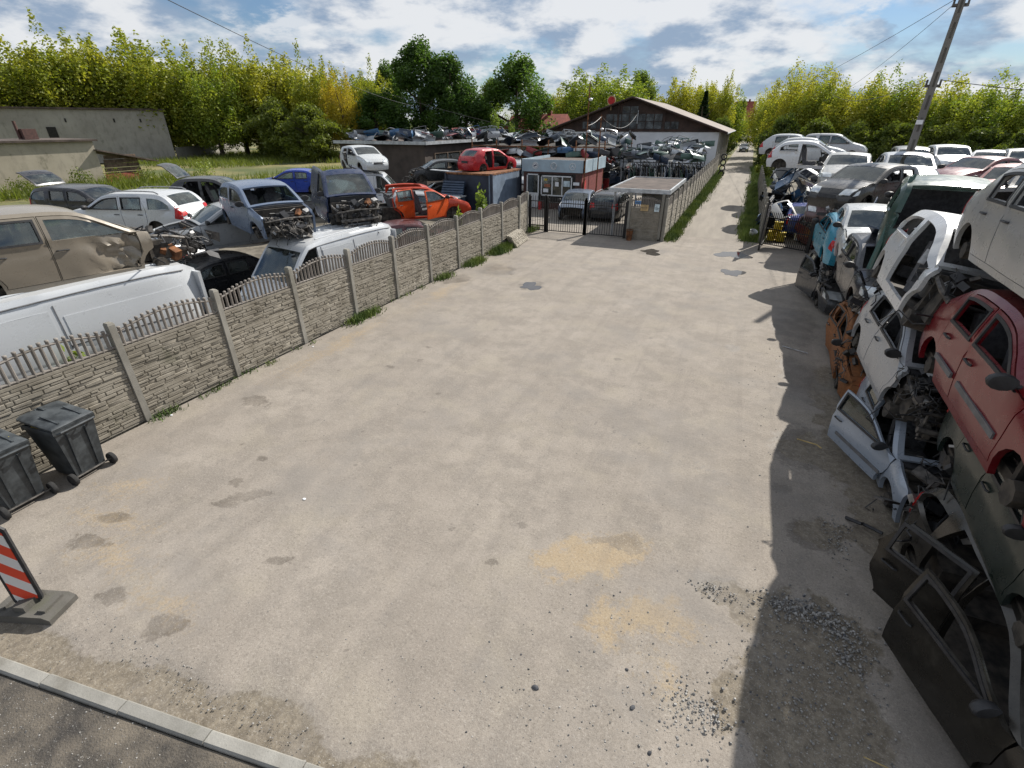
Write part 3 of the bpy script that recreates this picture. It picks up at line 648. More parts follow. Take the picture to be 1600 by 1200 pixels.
def car(label, tn, color, loc, heading, name='wrecked_car', cat='car', z=0, tilt=(0, 0), doors='FfRr', opened=(), glass='wbs', hood=True, front=True, stripped=0, tail=True, tail_open=0, roof=True, cut=False, wheels='', seats=True,
        mat='paint', door_colors=None, crumple=0, rails=False, scale=1.0, inner=True, group=None, hood_color=None, nolights=False, roofpanel=True, strips=False):
    """heading: degrees, 0 = +X, 90 = +Y (the car's nose).  doors: F/R left front/rear, f/r right.  glass: w windscreen, b back, s sides"""
    s = ctype(tn); root = thing(name, label, cat, (loc[0], loc[1], z), (R(tilt[0]), R(tilt[1]), R(heading)), group)
    root.rotation_mode = 'XYZ'; root.scale = (scale,) * 3
    pm = M[mat]; m = s.sm; w = s.W / 2
    if color[0] == color[1] == color[2] and color[0] > .2: color = (color[0], color[1] * 1.005, color[2] * 1.01)
    C_ = color
    b = obj('body', cached(('body', tn, mat, bool(stripped) and stripped, roof, cut, roofpanel, ''.join(sorted(doors))), lambda: body_mesh(tn, pm, doors, stripped, tail, roof, cut, roofpanel)), root, color=C_)
    obj('underbody', cached(('under', tn, bool(stripped)), lambda: under_mesh(tn, stripped)), root)
    if s.q and roof and not cut and 's' in glass:
        for sg in (1, -1): obj('quarter_pane', cached(('q', tn, sg), lambda: pane_mesh(tn, 'q', sg, False)), b)
    if rails:
        for sg in (1, -1):
            rm = cached(('rail', tn, sg), lambda: MB().tube([(s.P[6][0] - .1, sg * w * .74, s.ztop(s.P[6][0] - .1) + .03)] + [(x, sg * w * .74, s.ztop(x) + .075) for x in np.linspace(s.P[6][0] - .3, s.P[8][0] + .2, 8)] + [(s.P[8][0] + .05, sg * w * .74, s.ztop(s.P[8][0] + .05) + .03)], .02, 6).mesh('roof_rail', M['alu'])); obj('roof_rail', rm, root)
    for ch in doors:
        which = 'front' if ch in 'Ff' else 'rear'; sg = 1 if ch in 'FR' else -1
        if which == 'rear' and s.Cx is None: continue
        cr = crumple if (crumple and ch in 'Ff') else 0
        dm = cached(('door', tn, which, sg, mat, cr), lambda: door_mesh(tn, which, sg, pm, cr))
        hx = s.A if which == 'front' else s.B - .012; hy = sg * s.ys(hx, .6)
        ang = dict(opened).get(ch, 0)
        dco = (door_colors or {}).get(ch, C_)
        do = obj('door', dm, root, color=dco, loc=(hx, hy, 0), rot=(0, 0, -sg * R(ang)))
        if strips: obj('rubbing_strip', cached(('strip', tn, which, sg), lambda: MB().box(((-.66 if which == 'front' else -.36), 0, .56), ((1.1 if which == 'front' else .62), .022, .06)).mesh('rubbing_strip', M['strip'])), do, loc=(0, sg * (s.ys(hx - .6, .56) + .012) - hy, 0))
        obj('window_seal', cached(('seal', tn, which, sg), lambda: seal_mesh(tn, which, sg)), do) if not cr else None
        if 's' in glass: obj('window_pane', cached(('pane', tn, which, sg), lambda: pane_mesh(tn, which, sg)), do)
        xe = (s.B + .16 if which == 'front' else s.Cx + .2); obj('door_handle', cached('handle', handle_mesh), do, loc=(xe - hx, sg * (s.ys(xe, s.belt - .14) + .005) - hy, s.belt - .14), rot=(0, 0, 0 if sg > 0 else math.pi))
        if ch in 'Ff' and not cr: obj('mirror', cached(('mirror', sg), lambda: mirror_mesh(sg)), do, loc=(-.2, sg * (s.ys(hx - .2, s.belt) - .01) - hy, s.belt + .08))
    if hood and not stripped: obj('bonnet', cached(('hood', tn, mat), lambda: top_part(tn, pm if True else 0, 'bonnet', m[1] + .01, m[2] - .07, .93)), root, color=hood_color or C_)
    if front and not stripped:
        fm = cached(('fb', tn, mat), lambda: top_part(tn, pm, 'front_bumper', 0, m[0], 1.0)); fb = obj('front_bumper', fm, root, color=C_)
        obj('grille', cached(('gri', tn), lambda: top_part(tn, M['black'], 'grille', m[0] - .13, m[0] - .03, .42, lift=0, thick=-.012)), fb); obj('nose_panel', cached(('nose', tn, mat), lambda: top_part(tn, pm, 'nose_panel', m[0] + .006, m[1] + .002, 1.0)), root, color=C_)
        obj('number_plate', cached(('np', tn), lambda: MB().box((s.L2 + .105, 0, .40), (.012, .50, .11)).mesh('number_plate', M['whitepaper'])), fb) if wheels else None
        if not nolights:
            for sg in (1, -1): obj('headlight', cached(('hl', tn, sg), lambda: patch_mesh(tn, sg, 'head')), root)
    if stripped or not hood: 
        obj('engine_remains', cached(('eng', (hash(label) % 3) * 0 + len(label) % 3, bool(stripped)), lambda: engine_mesh(len(label) % 3 + 10, not stripped)), root, loc=(s.af - .05, 0, 0 if tn not in ('van', 'mpv', 'kangoo') else .12))
    if stripped: obj('front_crossmember', cached(('ff', tn, len(label) % 2), lambda: frontframe_mesh(tn, len(label) % 2)), root)
    if roof and 'w' in glass: obj('windscreen', cached(('ws', tn), lambda: top_part(tn, M['glass'], 'windscreen', m[2] + .01, m[3] - .02, .915, thick=.006, lift=-.006)), root)
    if s.rear == 'hatch' and not cut:
        if tail:
            if tail_open:
                hp = s.top(m[4], 0)
                def mk():
                    me = top_part(tn, pm, 'tailgate', m[4] + .03, m[5] + .30, .845, (m[4] + .10, m[5] - .04, -w * .74, w * .74)).copy(); me.transform(Matrix.Translation((-hp[0], 0, -hp[2]))); return me
                def mg():
                    me = top_part(tn, M['glass'], 'rear_pane', m[4] + .08, m[5] - .02, .76, thick=.006).copy(); me.transform(Matrix.Translation((-hp[0], 0, -hp[2]))); return me
                to = obj('tailgate', cached(('tgo', tn, mat), mk), root, color=C_, loc=(hp[0], 0, hp[2]), rot=(0, R(tail_open), 0)); obj('rear_pane', cached(('rgo', tn), mg), to)
            elif roof and roofpanel:
                to = obj('tailgate', cached(('tg', tn, mat), lambda: top_part(tn, pm, 'tailgate', m[4] + .045, m[5] + .32, .85, (m[4] + .12, m[5] - .05, -w * .74, w * .74))), root, color=C_)
                if 'b' in glass: obj('rear_pane', cached(('rg', tn), lambda: top_part(tn, M['glass'], 'rear_pane', m[4] + .10, m[5] - .03, .76, thick=.006)), to)
                obj('number_plate_recess', cached(('npr', tn), lambda: MB().box((-s.L2 - .03, 0, .74), (.03, .54, .13)).mesh('number_plate_recess', M['black'])), to)
    elif s.rear == 'sedan' and not cut:
        obj('boot_lid', cached(('bl', tn, mat), lambda: top_part(tn, pm, 'boot_lid', m[5] + .07, m[6] - .12, .88)), root, color=C_)
        if roof and 'b' in glass: obj('rear_pane', cached(('rg', tn), lambda: top_part(tn, M['glass'], 'rear_pane', m[4] + .03, m[5] - .02, .88, thick=.006)), root)
    elif s.rear == 'van':
        for sg in (1, -1): obj('rear_door', cached(('vrd', sg, mat), lambda: MB().box((-2.545, sg * .46, 1.25), (.05, .88, 1.72)).box((-2.572, sg * .46, 1.75), (.012, .6, .5), mi=1).mesh('rear_door', [pm, M['black']])), root, color=C_)
        for sg in (1, -1):
            def panel():
                mb = MB(); lo = [(.62, .42), (.62, 2.0), (-.55, 2.03), (-.55, .42)]; sheet([lo], lambda x, z: (x, sg * (s.ys(x, z) + .012), z), .25, .03, lambda x, y, z: (0, sg, 0), lambda V, F: mb.add(V, F, 0, True))
                lo = [(-.68, .95), (-.68, 1.9), (-2.25, 1.92), (-2.25, .95)]; sheet([lo], lambda x, z: (x, sg * (s.ys(x, z) + .010), z), .25, .03, lambda x, y, z: (0, sg, 0), lambda V, F: mb.add(V, F, 0, True)); return mb.mesh('side_panel', pm)
            pn = obj('side_panel', cached(('vp', sg, mat), panel), root, color=C_)
            obj('roof_seam', cached(('vseam', sg, mat), lambda: MB().tube([(x, sg * (s.ys(x, s.ztop(x) - .10) + .004), s.ztop(x) - .10) for x in np.linspace(1.1, -2.35, 16)], .012, 5).tube([(.66, sg * (s.ys(.66, z) + .004), z) for z in np.linspace(.45, 2.1, 10)], .007, 4).tube([(-.62, sg * (s.ys(-.62, z) + .004), z) for z in np.linspace(.45, 2.1, 10)], .007, 4).tube([(x, sg * (s.ys(x, 1.42) + .012), 1.42) for x in np.linspace(-.62, -2.3, 8)], .012, 5).mesh('roof_seam', M['strip'])), root)
            for yy in (.22, .62): obj('roof_rib', cached(('vrib', sg, yy, mat), lambda: MB().tube([(x, sg * yy, s.ztop(x) + .05 * (1 - (yy / .99) ** 2) + .004) for x in np.linspace(.6, -2.2, 14)], .022, 6).mesh('roof_rib', pm)), root, color=C_)
            obj('rub_strip', cached(('vr', sg), lambda: MB().box((-.6, sg * (s.ys(-.6, .7) + .012), .72), (3.2, .03, .1)).mesh('rub_strip', M['black'])), root)
    if not cut:
        obj('rear_bumper', cached(('rb', tn, mat), lambda: top_part(tn, pm, 'rear_bumper', (m[5] + .33) if s.rear == 'hatch' else (m[6] - .11), s.S[-1], 1.0)), root, color=C_)
        if not nolights and s.rear != 'van':
            for sg in (1, -1): obj('tail_light', cached(('tl', tn, sg), lambda: patch_mesh(tn, sg, 'tail')), root)
    if inner and roof:
        dz = {'van': .22, 'mpv': .12, 'kangoo': .12}.get(tn, 0)
        obj('dashboard', cached(('dash', tn), lambda: dash_mesh(s.W)), root, loc=(s.A - .12, 0, dz)); obj('steering_wheel', cached('steer', steering_mesh), root, loc=(s.A - .42, w * .42, .88 + dz), rot=(0, -.35, 0))
        if seats:
            for sg in (1, -1): obj('seat', cached('seat', seat_mesh), root, loc=(s.B + .42, sg * w * .42, dz))
            if tn not in ('van', 'kangoo'): obj('rear_bench', cached(('bench', tn), lambda: bench_mesh(s.W)), root, loc=(s.B - .62, 0, .02 + dz))
    for k, (cx, sg) in enumerate(((s.af, 1), (s.af, -1), (s.ar, 1), (s.ar, -1))):
        if str(k) in wheels:
            wo_ = obj('wheel', cached('tyre', tyre_mesh), root, loc=(cx, sg * (w - .11), .31), rot=(0, 0, 0 if sg > 0 else math.pi)); obj('rim', cached('rim', rim_mesh), wo_)
    return root
#CARS
CARSEC = 1
# ------------------------------------------------------------------ concrete fence with stacked-stone slabs
def slab_mesh(seed, w=1.9, h=.49, stones=True):
    rr = random.Random(seed); mb = MB(); mb.box((0, .0, h / 2), (w, .04, h))
    mb.box((0, .024, h - .022), (w, .02, .044)); mb.box((0, .02, .012), (w, .012, .024))
    if stones:
        z = .03
        while z < h - .06:
            ch = min(rr.uniform(.035, .085), h - .052 - z); x = -w / 2 + .01
            while x < w / 2 - .03:
                L = min(rr.uniform(.10, .46), w / 2 - .01 - x); dpt = rr.uniform(.006, .030); cx, cz = x + L / 2, z + ch / 2; a, b = L / 2 - .004, ch / 2 - .004
                if L > .03 and ch > .016:
                    i = rr.uniform(.5, .95); y0 = .0205; sk = rr.uniform(-.006, .006)
                    V = [(cx - a, y0, cz - b), (cx + a, y0, cz - b + sk), (cx + a, y0, cz + b), (cx - a, y0, cz + b + sk)] + [(cx - a + .008, y0 + dpt, cz - b * i), (cx + a - .008, y0 + dpt * rr.uniform(.5, 1), cz - b * i + sk), (cx + a - .010, y0 + dpt * rr.uniform(.6, 1.1), cz + b * .85), (cx - a + .010, y0 + dpt, cz + b * .85 + sk)]
                    mb.add(V, [(4, 5, 6, 7), (0, 1, 5, 4), (1, 2, 6, 5), (2, 3, 7, 6), (3, 0, 4, 7)])
                x += L
            z += ch
    return mb.mesh('slab', M['fence'])
SL = [slab_mesh(k) for k in range(6)]
def post_mesh(h):
    mb = MB(); mb.prism([(-.055, -.07), (.055, -.07), (.06, -.05), (.06, .05), (.055, .075), (-.055, .075), (-.06, .05), (-.06, -.05)], 0, h - .04, axis='z'); mb.add([(-.045, -.055, h), (.045, -.055, h), (.045, .06, h), (-.045, .06, h), (-.06, -.07, h - .04), (.06, -.07, h - .04), (.06, .075, h - .04), (-.06, .075, h - .04)], [(0, 1, 2, 3), (4, 5, 1, 0), (5, 6, 2, 1), (6, 7, 3, 2), (7, 4, 0, 3)]); return mb.mesh('post', M['post'])
PM = post_mesh(1.97)
def picket_mesh():
    mb = MB(); mb.lathe([(0, 0), (.026, 0), (.026, .93), (.029, .94), (.029, .985), (.018, 1), (0, 1)], 8); return mb.mesh('picket', M['picket'])
PK = picket_mesh()
def rail_mesh(w, n=16, split=True):
    mb = MB()
    P = [(-w / 2 + w * k / n, 0, .27 + .15 * math.sin(math.pi * k / n)) for k in range(n + 1)]; mb.tube(P, .022, 6); mb.tube([(-w / 2, 0, .03), (w / 2, 0, .03)], .026, 6)
    if not split:
        for k in range(15):
            u = (k + .5) / 15; mb.tube([(-w / 2 + w * u, 0, .02), (-w / 2 + w * u, 0, .33 + .15 * math.sin(math.pi * u))], .026, 5)
    return mb.mesh('arched_rail', M['picket'])
RM = rail_mesh(1.88); RMJ = rail_mesh(1.88, split=False)
def bay(root, p, q, pickets=True, seed=0, face=1):
    """slabs and openwork top between two posts p, q (ground points)"""
    d = Vector((q[0] - p[0], q[1] - p[1], 0)); L = d.length; a = math.atan2(d.y, d.x); c = ((p[0] + q[0]) / 2, (p[1] + q[1]) / 2); rr = random.Random(seed)
    if face < 0: a += math.pi
    k = (L - .10) / 1.9
    for i in range(3): obj('slab', SL[rr.randrange(6)], root, loc=(c[0], c[1], .0 + i * .495), rot=(rr.uniform(-.008, .008), 0, a), scale=(k, 1, 1))
    if pickets:
        obj('arched_rail', RM, root, loc=(c[0], c[1], 1.485), rot=(0, 0, a), scale=(k, 1, 1)); n = 17
        for j in range(n):
            u = (j + .6) / (n + .2); x = -L / 2 + .06 + (L - .12) * u; h = .34 + .15 * math.sin(math.pi * u)
            obj('picket', PK, root, loc=(c[0] + x * math.cos(a), c[1] + x * math.sin(a), 1.495), rot=(rr.uniform(-.015, .015), rr.uniform(-.02, .02), rr.uniform(0, 6)), scale=(1, 1, h))
    else: obj('arched_rail', RMJ, root, loc=(c[0], c[1], 1.485), rot=(0, 0, a), scale=(k, 1, 1))
fen = thing('concrete_fence', 'weathered concrete fence with stacked-stone slabs and picket tops along the left of the yard', 'fence')
FY = [.43 + 2.025 * i for i in range(13)]; PTS = [(-9.6, y) for y in FY[:11]] + [(-9.62, FY[11]), (-9.98, 24.6)]
for i, p in enumerate(PTS):
    obj('post', PM, fen, loc=(p[0], p[1], rnd.uniform(-.02, .01)), rot=(rnd.uniform(-.012, .012), rnd.uniform(-.012, .012), R(-90) + rnd.uniform(-.03, .03)))
    if i: bay(fen, PTS[i - 1], p, True, i, face=-1)
fen2 = thing('concrete_fence', 'long concrete fence with arched tops running along the left side of the lane', 'fence')
P2 = [(-3.05, 24.85 + 2.03 * i) for i in range(21)]
for i, p in enumerate(P2):
    obj('post', PM, fen2, loc=(p[0], p[1], .0), rot=(0, 0, R(-90)))
    if i: bay(fen2, P2[i - 1], p, False, 40 + i, face=-1)
fen3 = thing('concrete_fence', 'short concrete fence panel with notices between the black gate and the lane', 'fence')
for x in (-4.72, -3.22): obj('post', PM, fen3, loc=(x, 24.78, .1), rot=(0, 0, R(180)), scale=(1, 1, 1.03))
bay(fen3, (-4.72, 24.78), (-3.22, 24.78), True, 77, face=-1)
for (nm, x, z, w, h, c_) in (('notice_board', -4.35, 1.72, .28, .16, 'blue'), ('notice_board', -4.02, 1.5, .36, .28, 'tan'), ('notice_board', -3.45, 1.52, .22, .34, 'pale')):
    if c_ not in M: M[c_] = {'blue': simple('blue_plate', (.10, .22, .42), .5), 'tan': simple('tan_board', (.42, .30, .15), .7), 'pale': simple('pale_plate', (.50, .60, .64), .5)}[c_]
    tag(MB().box((x, 24.685, z), (w, .015, h)).box((x, 24.675, z), (w * .8, .006, .02), mi=1).box((x, 24.675, z - h * .2), (w * .6, .006, .015), mi=1).build(nm, [M[c_], M['black']]), {'blue': 'small blue plate hung on the short fence panel', 'tan': 'tan notice board hung on the short fence panel', 'pale': 'pale upright notice at the lane end of the short fence panel'}[c_], 'notice')
fen4 = thing('concrete_fence', 'concrete slab fence on the right of the lane in front of the scrap heap', 'fence')
P4 = [(1.25, 26.4 + 2.03 * i) for i in range(13)]
for i, p in enumerate(P4):
    obj('post', PM, fen4, loc=(p[0], p[1], .0), rot=(0, 0, R(90)), scale=(1, 1, .92))
    if i:
        for k in range(3): obj('slab', SL[(i + k) % 6], fen4, loc=(1.25, p[1] - 1.015, k * .495), rot=(0, 0, R(90)))
# spare slabs leaning on the fence foot
for i in range(3):
    o = obj('spare_slab', SL[i], None, loc=(-8.98 - i * .11, 21.7 + i * .06, .02), rot=(R(38), 0, R(-84)), scale=(1, 1.5, 1.15)); tag(o, ['outermost spare fence slab leaning against the fence foot near the gate', 'middle spare fence slab of the three leaning near the gate', 'innermost spare fence slab of the three leaning near the gate'][i], 'slab', 'spare slabs by the gate')
# ------------------------------------------------------------------ gates
BAR = MB().box((0, 0, .5), (.022, .022, 1.0)).add([(-.011, -.011, 1), (.011, -.011, 1), (.011, .011, 1), (-.011, .011, 1), (0, 0, 1.05)], [(0, 1, 4), (1, 2, 4), (2, 3, 4), (3, 0, 4)]).mesh('bar', M['blackmetal'])
def gate(label, p, q, h, step, posts=True, low=.08, mid=None):
    d = Vector((q[0] - p[0], q[1] - p[1], 0)); L = d.length; a = math.atan2(d.y, d.x); g = thing('metal_gate', label, 'gate', (p[0], p[1], 0), (0, 0, a))
    mb = MB()
    for z in [low, h - .22] + ([mid] if mid else []): mb.box((L / 2, 0, z), (L, .034, .04))
    for x in (.02, L - .02): mb.box((x, 0, h / 2), (.05, .05, h))
    mb.build('gate_frame', M['blackmetal'], g); n = int(L / step)
    for k in range(1, n): obj('bar', BAR, g, loc=(L * k / n, 0, low), scale=(1, 1, h - low))
    if posts:
        for x in (-.05, L + .05): MB().box((x, 0, h / 2 + .04), (.09, .09, h + .08)).build('gate_post', M['blackmetal'], g)
    return g
gate('narrow black wicket gate next to the left fence', (-9.85, 24.85), (-9.05, 24.85), 1.72, .115)
gate('left leaf of the black barred double gate', (-8.9, 24.85), (-6.95, 24.85), 1.68, .12)
gate('right leaf of the black barred double gate', (-6.85, 24.85), (-4.9, 24.85), 1.68, .12)
gate('low thin barred gate in front of the yellow barrels on the right', (1.35, 26.0), (3.1, 24.9), 1.45, .085, mid=.75)
o = MB().box((0, 0, 1.1), (.06, 1.9, 2.1)).box((.04, 0, 2.05), (.04, 1.9, .06)).box((.04, 0, .2), (.04, 1.9, .06)).build('sheet_gate', M['blackmetal'], loc=(1.28, 25.35, 0), rot=(0, 0, R(-6))); tag(o, 'dark sheet metal gate leaf standing open at the lane mouth', 'gate')
# ------------------------------------------------------------------ wheelie bins and beacon board
M['binplastic'] = simple('anthracite_bin_plastic', (.035, .042, .048), .48, var=.35, scale=5, c2=(.075, .085, .092))
M['bag'] = simple('yellow_bag', (.55, .42, .05), .5)
def wheelie_bin(label, loc, rz, ajar):
    b = thing('wheelie_bin', label, 'bin', (*loc, 0), (0, 0, rz), 'bins by the fence')
    mb = MB(); lo = [(-.22, -.21), (.22, -.21), (.22, .21), (-.22, .21)]; hi = [(-.33, -.29), (.33, -.29), (.33, .29), (-.33, .29)]
    def ring(f, z, g=0): return [((a + (c - a) * f) * (1 + g), (b_ + (d_ - b_) * f) * (1 + g), z) for (a, b_), (c, d_) in zip(lo, hi)]
    rows = [ring(0, .06), ring(.1, .10), ring(.9, .90), ring(.92, .905, .05), ring(1, .975, .05), ring(1, .975, -.05), ring(.2, .25, -.15)]
    V = [p for r_ in rows for p in r_]; F = [(0, 3, 2, 1)] + [(i * 4 + k, i * 4 + (k + 1) % 4, (i + 1) * 4 + (k + 1) % 4, (i + 1) * 4 + k) for i in range(6) for k in range(4)] + [(24, 25, 26, 27)]
    mb.add(V, F)
    for y in (-.13, .13): mb.box((.285, y, .5), (.03, .035, .72), (0, .13, 0))
    mb.build('bin_body', M['binplastic'], b)
    mb = MB(); pts = [(.34, -.29), (.34, .29), (-.36, .29), (-.41, .22), (-.41, -.22), (-.36, -.29)]
    def lidring(s_, z): return [(x * s_ + .0, y * s_, z + .05 * (1 - abs(x) / .41) * (1 if s_ < .9 else .3)) for x, y in pts]
    rows = [lidring(1.03, -.02), lidring(1.03, .012), lidring(.88, .035), lidring(.6, .045)]; V = [p for r_ in rows for p in r_]; n = 6
    mb.add(V, [(i * n + k, i * n + (k + 1) % n, (i + 1) * n + (k + 1) % n, (i + 1) * n + k) for i in range(3) for k in range(n)] + [tuple(range(18, 24))])
    for y in (-.16, .16): mb.box((.12, y, .062), (.36, .022, .018), (0, .06, 0))
    mb.box((-.28, 0, .055), (.14, .03, .02)); V = mb.v; mb.v = [(x - .36, y, z) for x, y, z in V]
    lid = mb.build('lid', M['binplastic'], b, loc=(.36, 0, .995), rot=(0, R(ajar), 0))
    MB().tube([(-.72, -.05, .03), (-.72, .05, .03)], .02, 6).build('lid_grip', M['binplastic'], lid)
    MB().tube([(.36, -.26, .93), (.42, -.24, .96), (.42, .24, .96), (.36, .26, .93)], .017, 6).tube([(.36, -.08, .93), (.42, -.08, .96)], .015, 6).tube([(.36, .08, .93), (.42, .08, .96)], .015, 6).build('handle', M['binplastic'], b)
    MB().tube([(.27, -.30, .10), (.27, .30, .10)], .014, 6).build('axle', M['engine'], b)
    wm = cached('binwheel', lambda: MB().lathe([(.0, -.022), (.06, -.024), (.095, -.028), (.10, -.018), (.10, .018), (.095, .028), (.06, .024), (0, .022)], 18, 'y').mesh('wheel', M['tyre']))
    for y in (-.30, .30): obj('wheel', wm, b, loc=(.27, y, .10))
    if ajar > 2: MB().box((-.05, 0, .94), (.5, .5, .16), (.1, -.1, .1), taper=.8).build('rubbish_bag', M['bag'], b)
    return b
wheelie_bin('black wheelie bin at the left edge of the picture', (-9.02, 2.22), R(2), 3); wheelie_bin('black wheelie bin nearest the fence post, right of its twin', (-8.98, 3.04), R(6), 6)
t = NT('red_white_chevron'); p = t.coord(); sp = t.new('ShaderNodeSeparateXYZ'); t.put(p, sp.inputs[0])
w = t.math('FRACT', t.math('ADD', t.math('MULTIPLY', t.math('ADD', sp.outputs[2], t.math('MULTIPLY', sp.outputs[1], 1.0)), 3.2), .35)); t.set(Base_Color=t.mix(t.math('GREATER_THAN', w, .5), (.62, .60, .58), (.62, .06, .025)), Roughness=.45); M['chevron'] = t.mat
bb = thing('beacon_board', 'red and white striped beacon board on a rubber foot at the kerb', 'road sign', (-6.62, 1.24, 0), (0, 0, R(-50))); bb.scale = (.9, .9, 1.12)
mb = MB(); mb.prism([(-.135, .02), (.135, .02), (.15, .06), (.15, .93), (.10, .98), (-.10, .98), (-.15, .93), (-.15, .06)], -.035, .0, axis='x'); mb.build('board_back', M['black'], bb, loc=(0, 0, .1), rot=(0, R(-4), 0))
mb = MB(); mb.prism([(-.105, .05), (.105, .05), (.115, .09), (.115, .90), (.08, .94), (-.08, .94), (-.115, .90), (-.115, .09)], .001, .008, axis='x'); mb.build('striped_face', M['chevron'], bb, loc=(0, 0, .1), rot=(0, R(-4), 0))
M['rubber'] = concrete('recycled_rubber', (.085, .08, .07), (.13, .122, .108), (.06, .052, .045))
mb = MB(); mb.prism([(-.42, 0), (.42, 0), (.42, .06), (.33, .10), (-.33, .10), (-.42, .06)], -.20, .20, axis='y'); mb.box((-.28, 0, .115), (.10, .26, .03)); mb.box((.28, 0, .115), (.10, .26, .03)); mb.box((0, 0, .13), (.16, .28, .08)); mb.build('rubber_foot', M['rubber'], bb, rot=(0, 0, R(70)))
# ------------------------------------------------------------------ small flat-roofed garage behind the panel
g = thing('shelter', 'low flat-roofed shelter with felt roof behind the notice panel', 'shelter')
M['brownwall'] = simple('brown_cladding', (.075, .035, .028), .7, var=.3); M['felt'] = simple('roofing_felt', (.085, .065, .055), .95, var=.4, scale=2)
MB().box((-3.85, 28.6, 1.05), (1.2, 5.0, 2.1)).build('wall', M['plaster'], g); MB().box((-4.4, 28.0, 2.19), (2.75, 6.2, .10)).build('roof', M['felt'], g)
MB().box((-4.4, 24.93, 2.20), (2.9, .08, .18)).box((-3.0, 28, 2.20), (.08, 6.2, .18)).box((-5.8, 28, 2.20), (.08, 6.2, .18)).box((-4.4, 31.1, 2.2), (2.9, .06, .18)).build('fascia', M['zinc'], g); [MB().box((-5.6, y_, 1.05), (.09, .09, 2.1)).build('post', M['zinc'], g) for y_ in (25.3, 30.8)]
# ------------------------------------------------------------------ office kiosk
of = thing('office_kiosk', 'small brown office kiosk with pale blue fascia and three round emblems', 'kiosk')
M['brownwall'] = simple('brown_cladding', (.075, .035, .028), .7, var=.3); M['redwall'] = simple('maroon_cladding', (.17, .035, .03), .7, var=.3); M['palefascia'] = simple('pale_blue_sheet', (.33, .42, .48), .55, var=.15, scale=1.2); M['upvc'] = simple('white_window_frame', (.62, .63, .64), .4, var=.08); M['bluelogo'] = simple('logo_blue', (.03, .06, .13), .4)
ox0, ox1, oy0, oy1 = -13.3, -9.35, 32.2, 37.4
MB().box(((ox0 + ox1) / 2, (oy0 + oy1) / 2, 1.15), (ox1 - ox0, oy1 - oy0, 2.3)).build('wall', M['brownwall'], of); MB().box((ox1 + .012, (oy0 + oy1) / 2, 1.15), (.02, oy1 - oy0 - .04, 2.26)).build('side_cladding', M['redwall'], of)
fa = MB().box(((ox0 + ox1) / 2, oy0 - .06, 2.62), (ox1 - ox0 + .3, .06, .72)).box((ox1 + .12, (oy0 + oy1) / 2, 2.62), (.06, oy1 - oy0 + .18, .72)).box((ox0 - .12, (oy0 + oy1) / 2, 2.62), (.06, oy1 - oy0 + .18, .72)).build('fascia', M['palefascia'], of)
MB().box(((ox0 + ox1) / 2, (oy0 + oy1) / 2, 2.78), (ox1 - ox0 + .2, oy1 - oy0 + .1, .06)).build('roof', M['felt'], of)
def emblem(x, kind):
    mb = MB(); P = [(x + .19 * math.cos(a), oy0 - .10, 2.62 + .19 * math.sin(a)) for a in [k * math.pi / 12 for k in range(25)]]; mb.tube(P, .022, 6, cap=False)
    if kind == 'star':
        for k in range(3): a = R(90 + 120 * k); mb.tube([(x, oy0 - .10, 2.62), (x + .18 * math.cos(a), oy0 - .10, 2.62 + .18 * math.sin(a))], [.03, .008], 5)
    elif kind == 'vw':
        mb.tube([(x - .07, oy0 - .10, 2.79), (x, oy0 - .10, 2.64), (x + .07, oy0 - .10, 2.79)], .016, 5); mb.tube([(x - .16, oy0 - .10, 2.70), (x - .08, oy0 - .10, 2.47), (x, oy0 - .10, 2.61), (x + .08, oy0 - .10, 2.47), (x + .16, oy0 - .10, 2.70)], .016, 5)
    else:
        mb.lathe([(0, 0), (.14, 0), (.14, .01), (0, .012)], 16, 'y', (x, oy0 - .11, 2.62)); mb.tube([(x - .1, oy0 - .12, 2.62), (x + .1, oy0 - .12, 2.64)], .02, 5, mi=1); mb.tube([(x - .06, oy0 - .12, 2.56), (x + .06, oy0 - .12, 2.70)], .02, 5, mi=1)
    mb.build('emblem', [M['upvc'], M['bluelogo']], fa)
emblem(-12.45, 'disc'); emblem(-11.2, 'vw'); emblem(-9.95, 'star')
def framed(name, x0, x1, z0, z1, bars=(), parent=of, y=oy0):
    mb = MB(); w = .07
    for (a, b, c, d_) in ((x0, x1, z0, z0 + w), (x0, x1, z1 - w, z1), (x0, x0 + w, z0, z1), (x1 - w, x1, z0, z1)): mb.box(((a + b) / 2, y - .03, (c + d_) / 2), (b - a, .07, d_ - c))
    for xb in bars: mb.box((xb, y - .03, (z0 + z1) / 2), (w, .066, z1 - z0 - .02))
    f = mb.build(name, M['upvc'], parent); xs = [x0 + w] + list(bars) + [x1 - w]
    for a, b in zip(xs, xs[1:]): MB().box(((a + b) / 2, y - .012, (z0 + z1) / 2), (b - a - .03, .012, z1 - z0 - .1)).build('pane', M['glass'], f)
    return f
M['darkroom'] = simple('dark_interior', (.02, .018, .016), .9)
MB().box((-11.4, oy0 - .004, 1.3), (3.3, .006, 1.7)).build('unlit_room_sheet', M['darkroom'], of)  # dark sheet on the solid wall, paints in the unlit room behind the glass
dr = framed('door', -13.05, -12.2, .06, 2.12); MB().box((-12.62, oy0 - .03, .55), (.72, .06, .85)).build('door_panel', M['upvc'], dr); framed('window', -12.05, -9.95, .82, 2.05, (-11.28, -10.6))
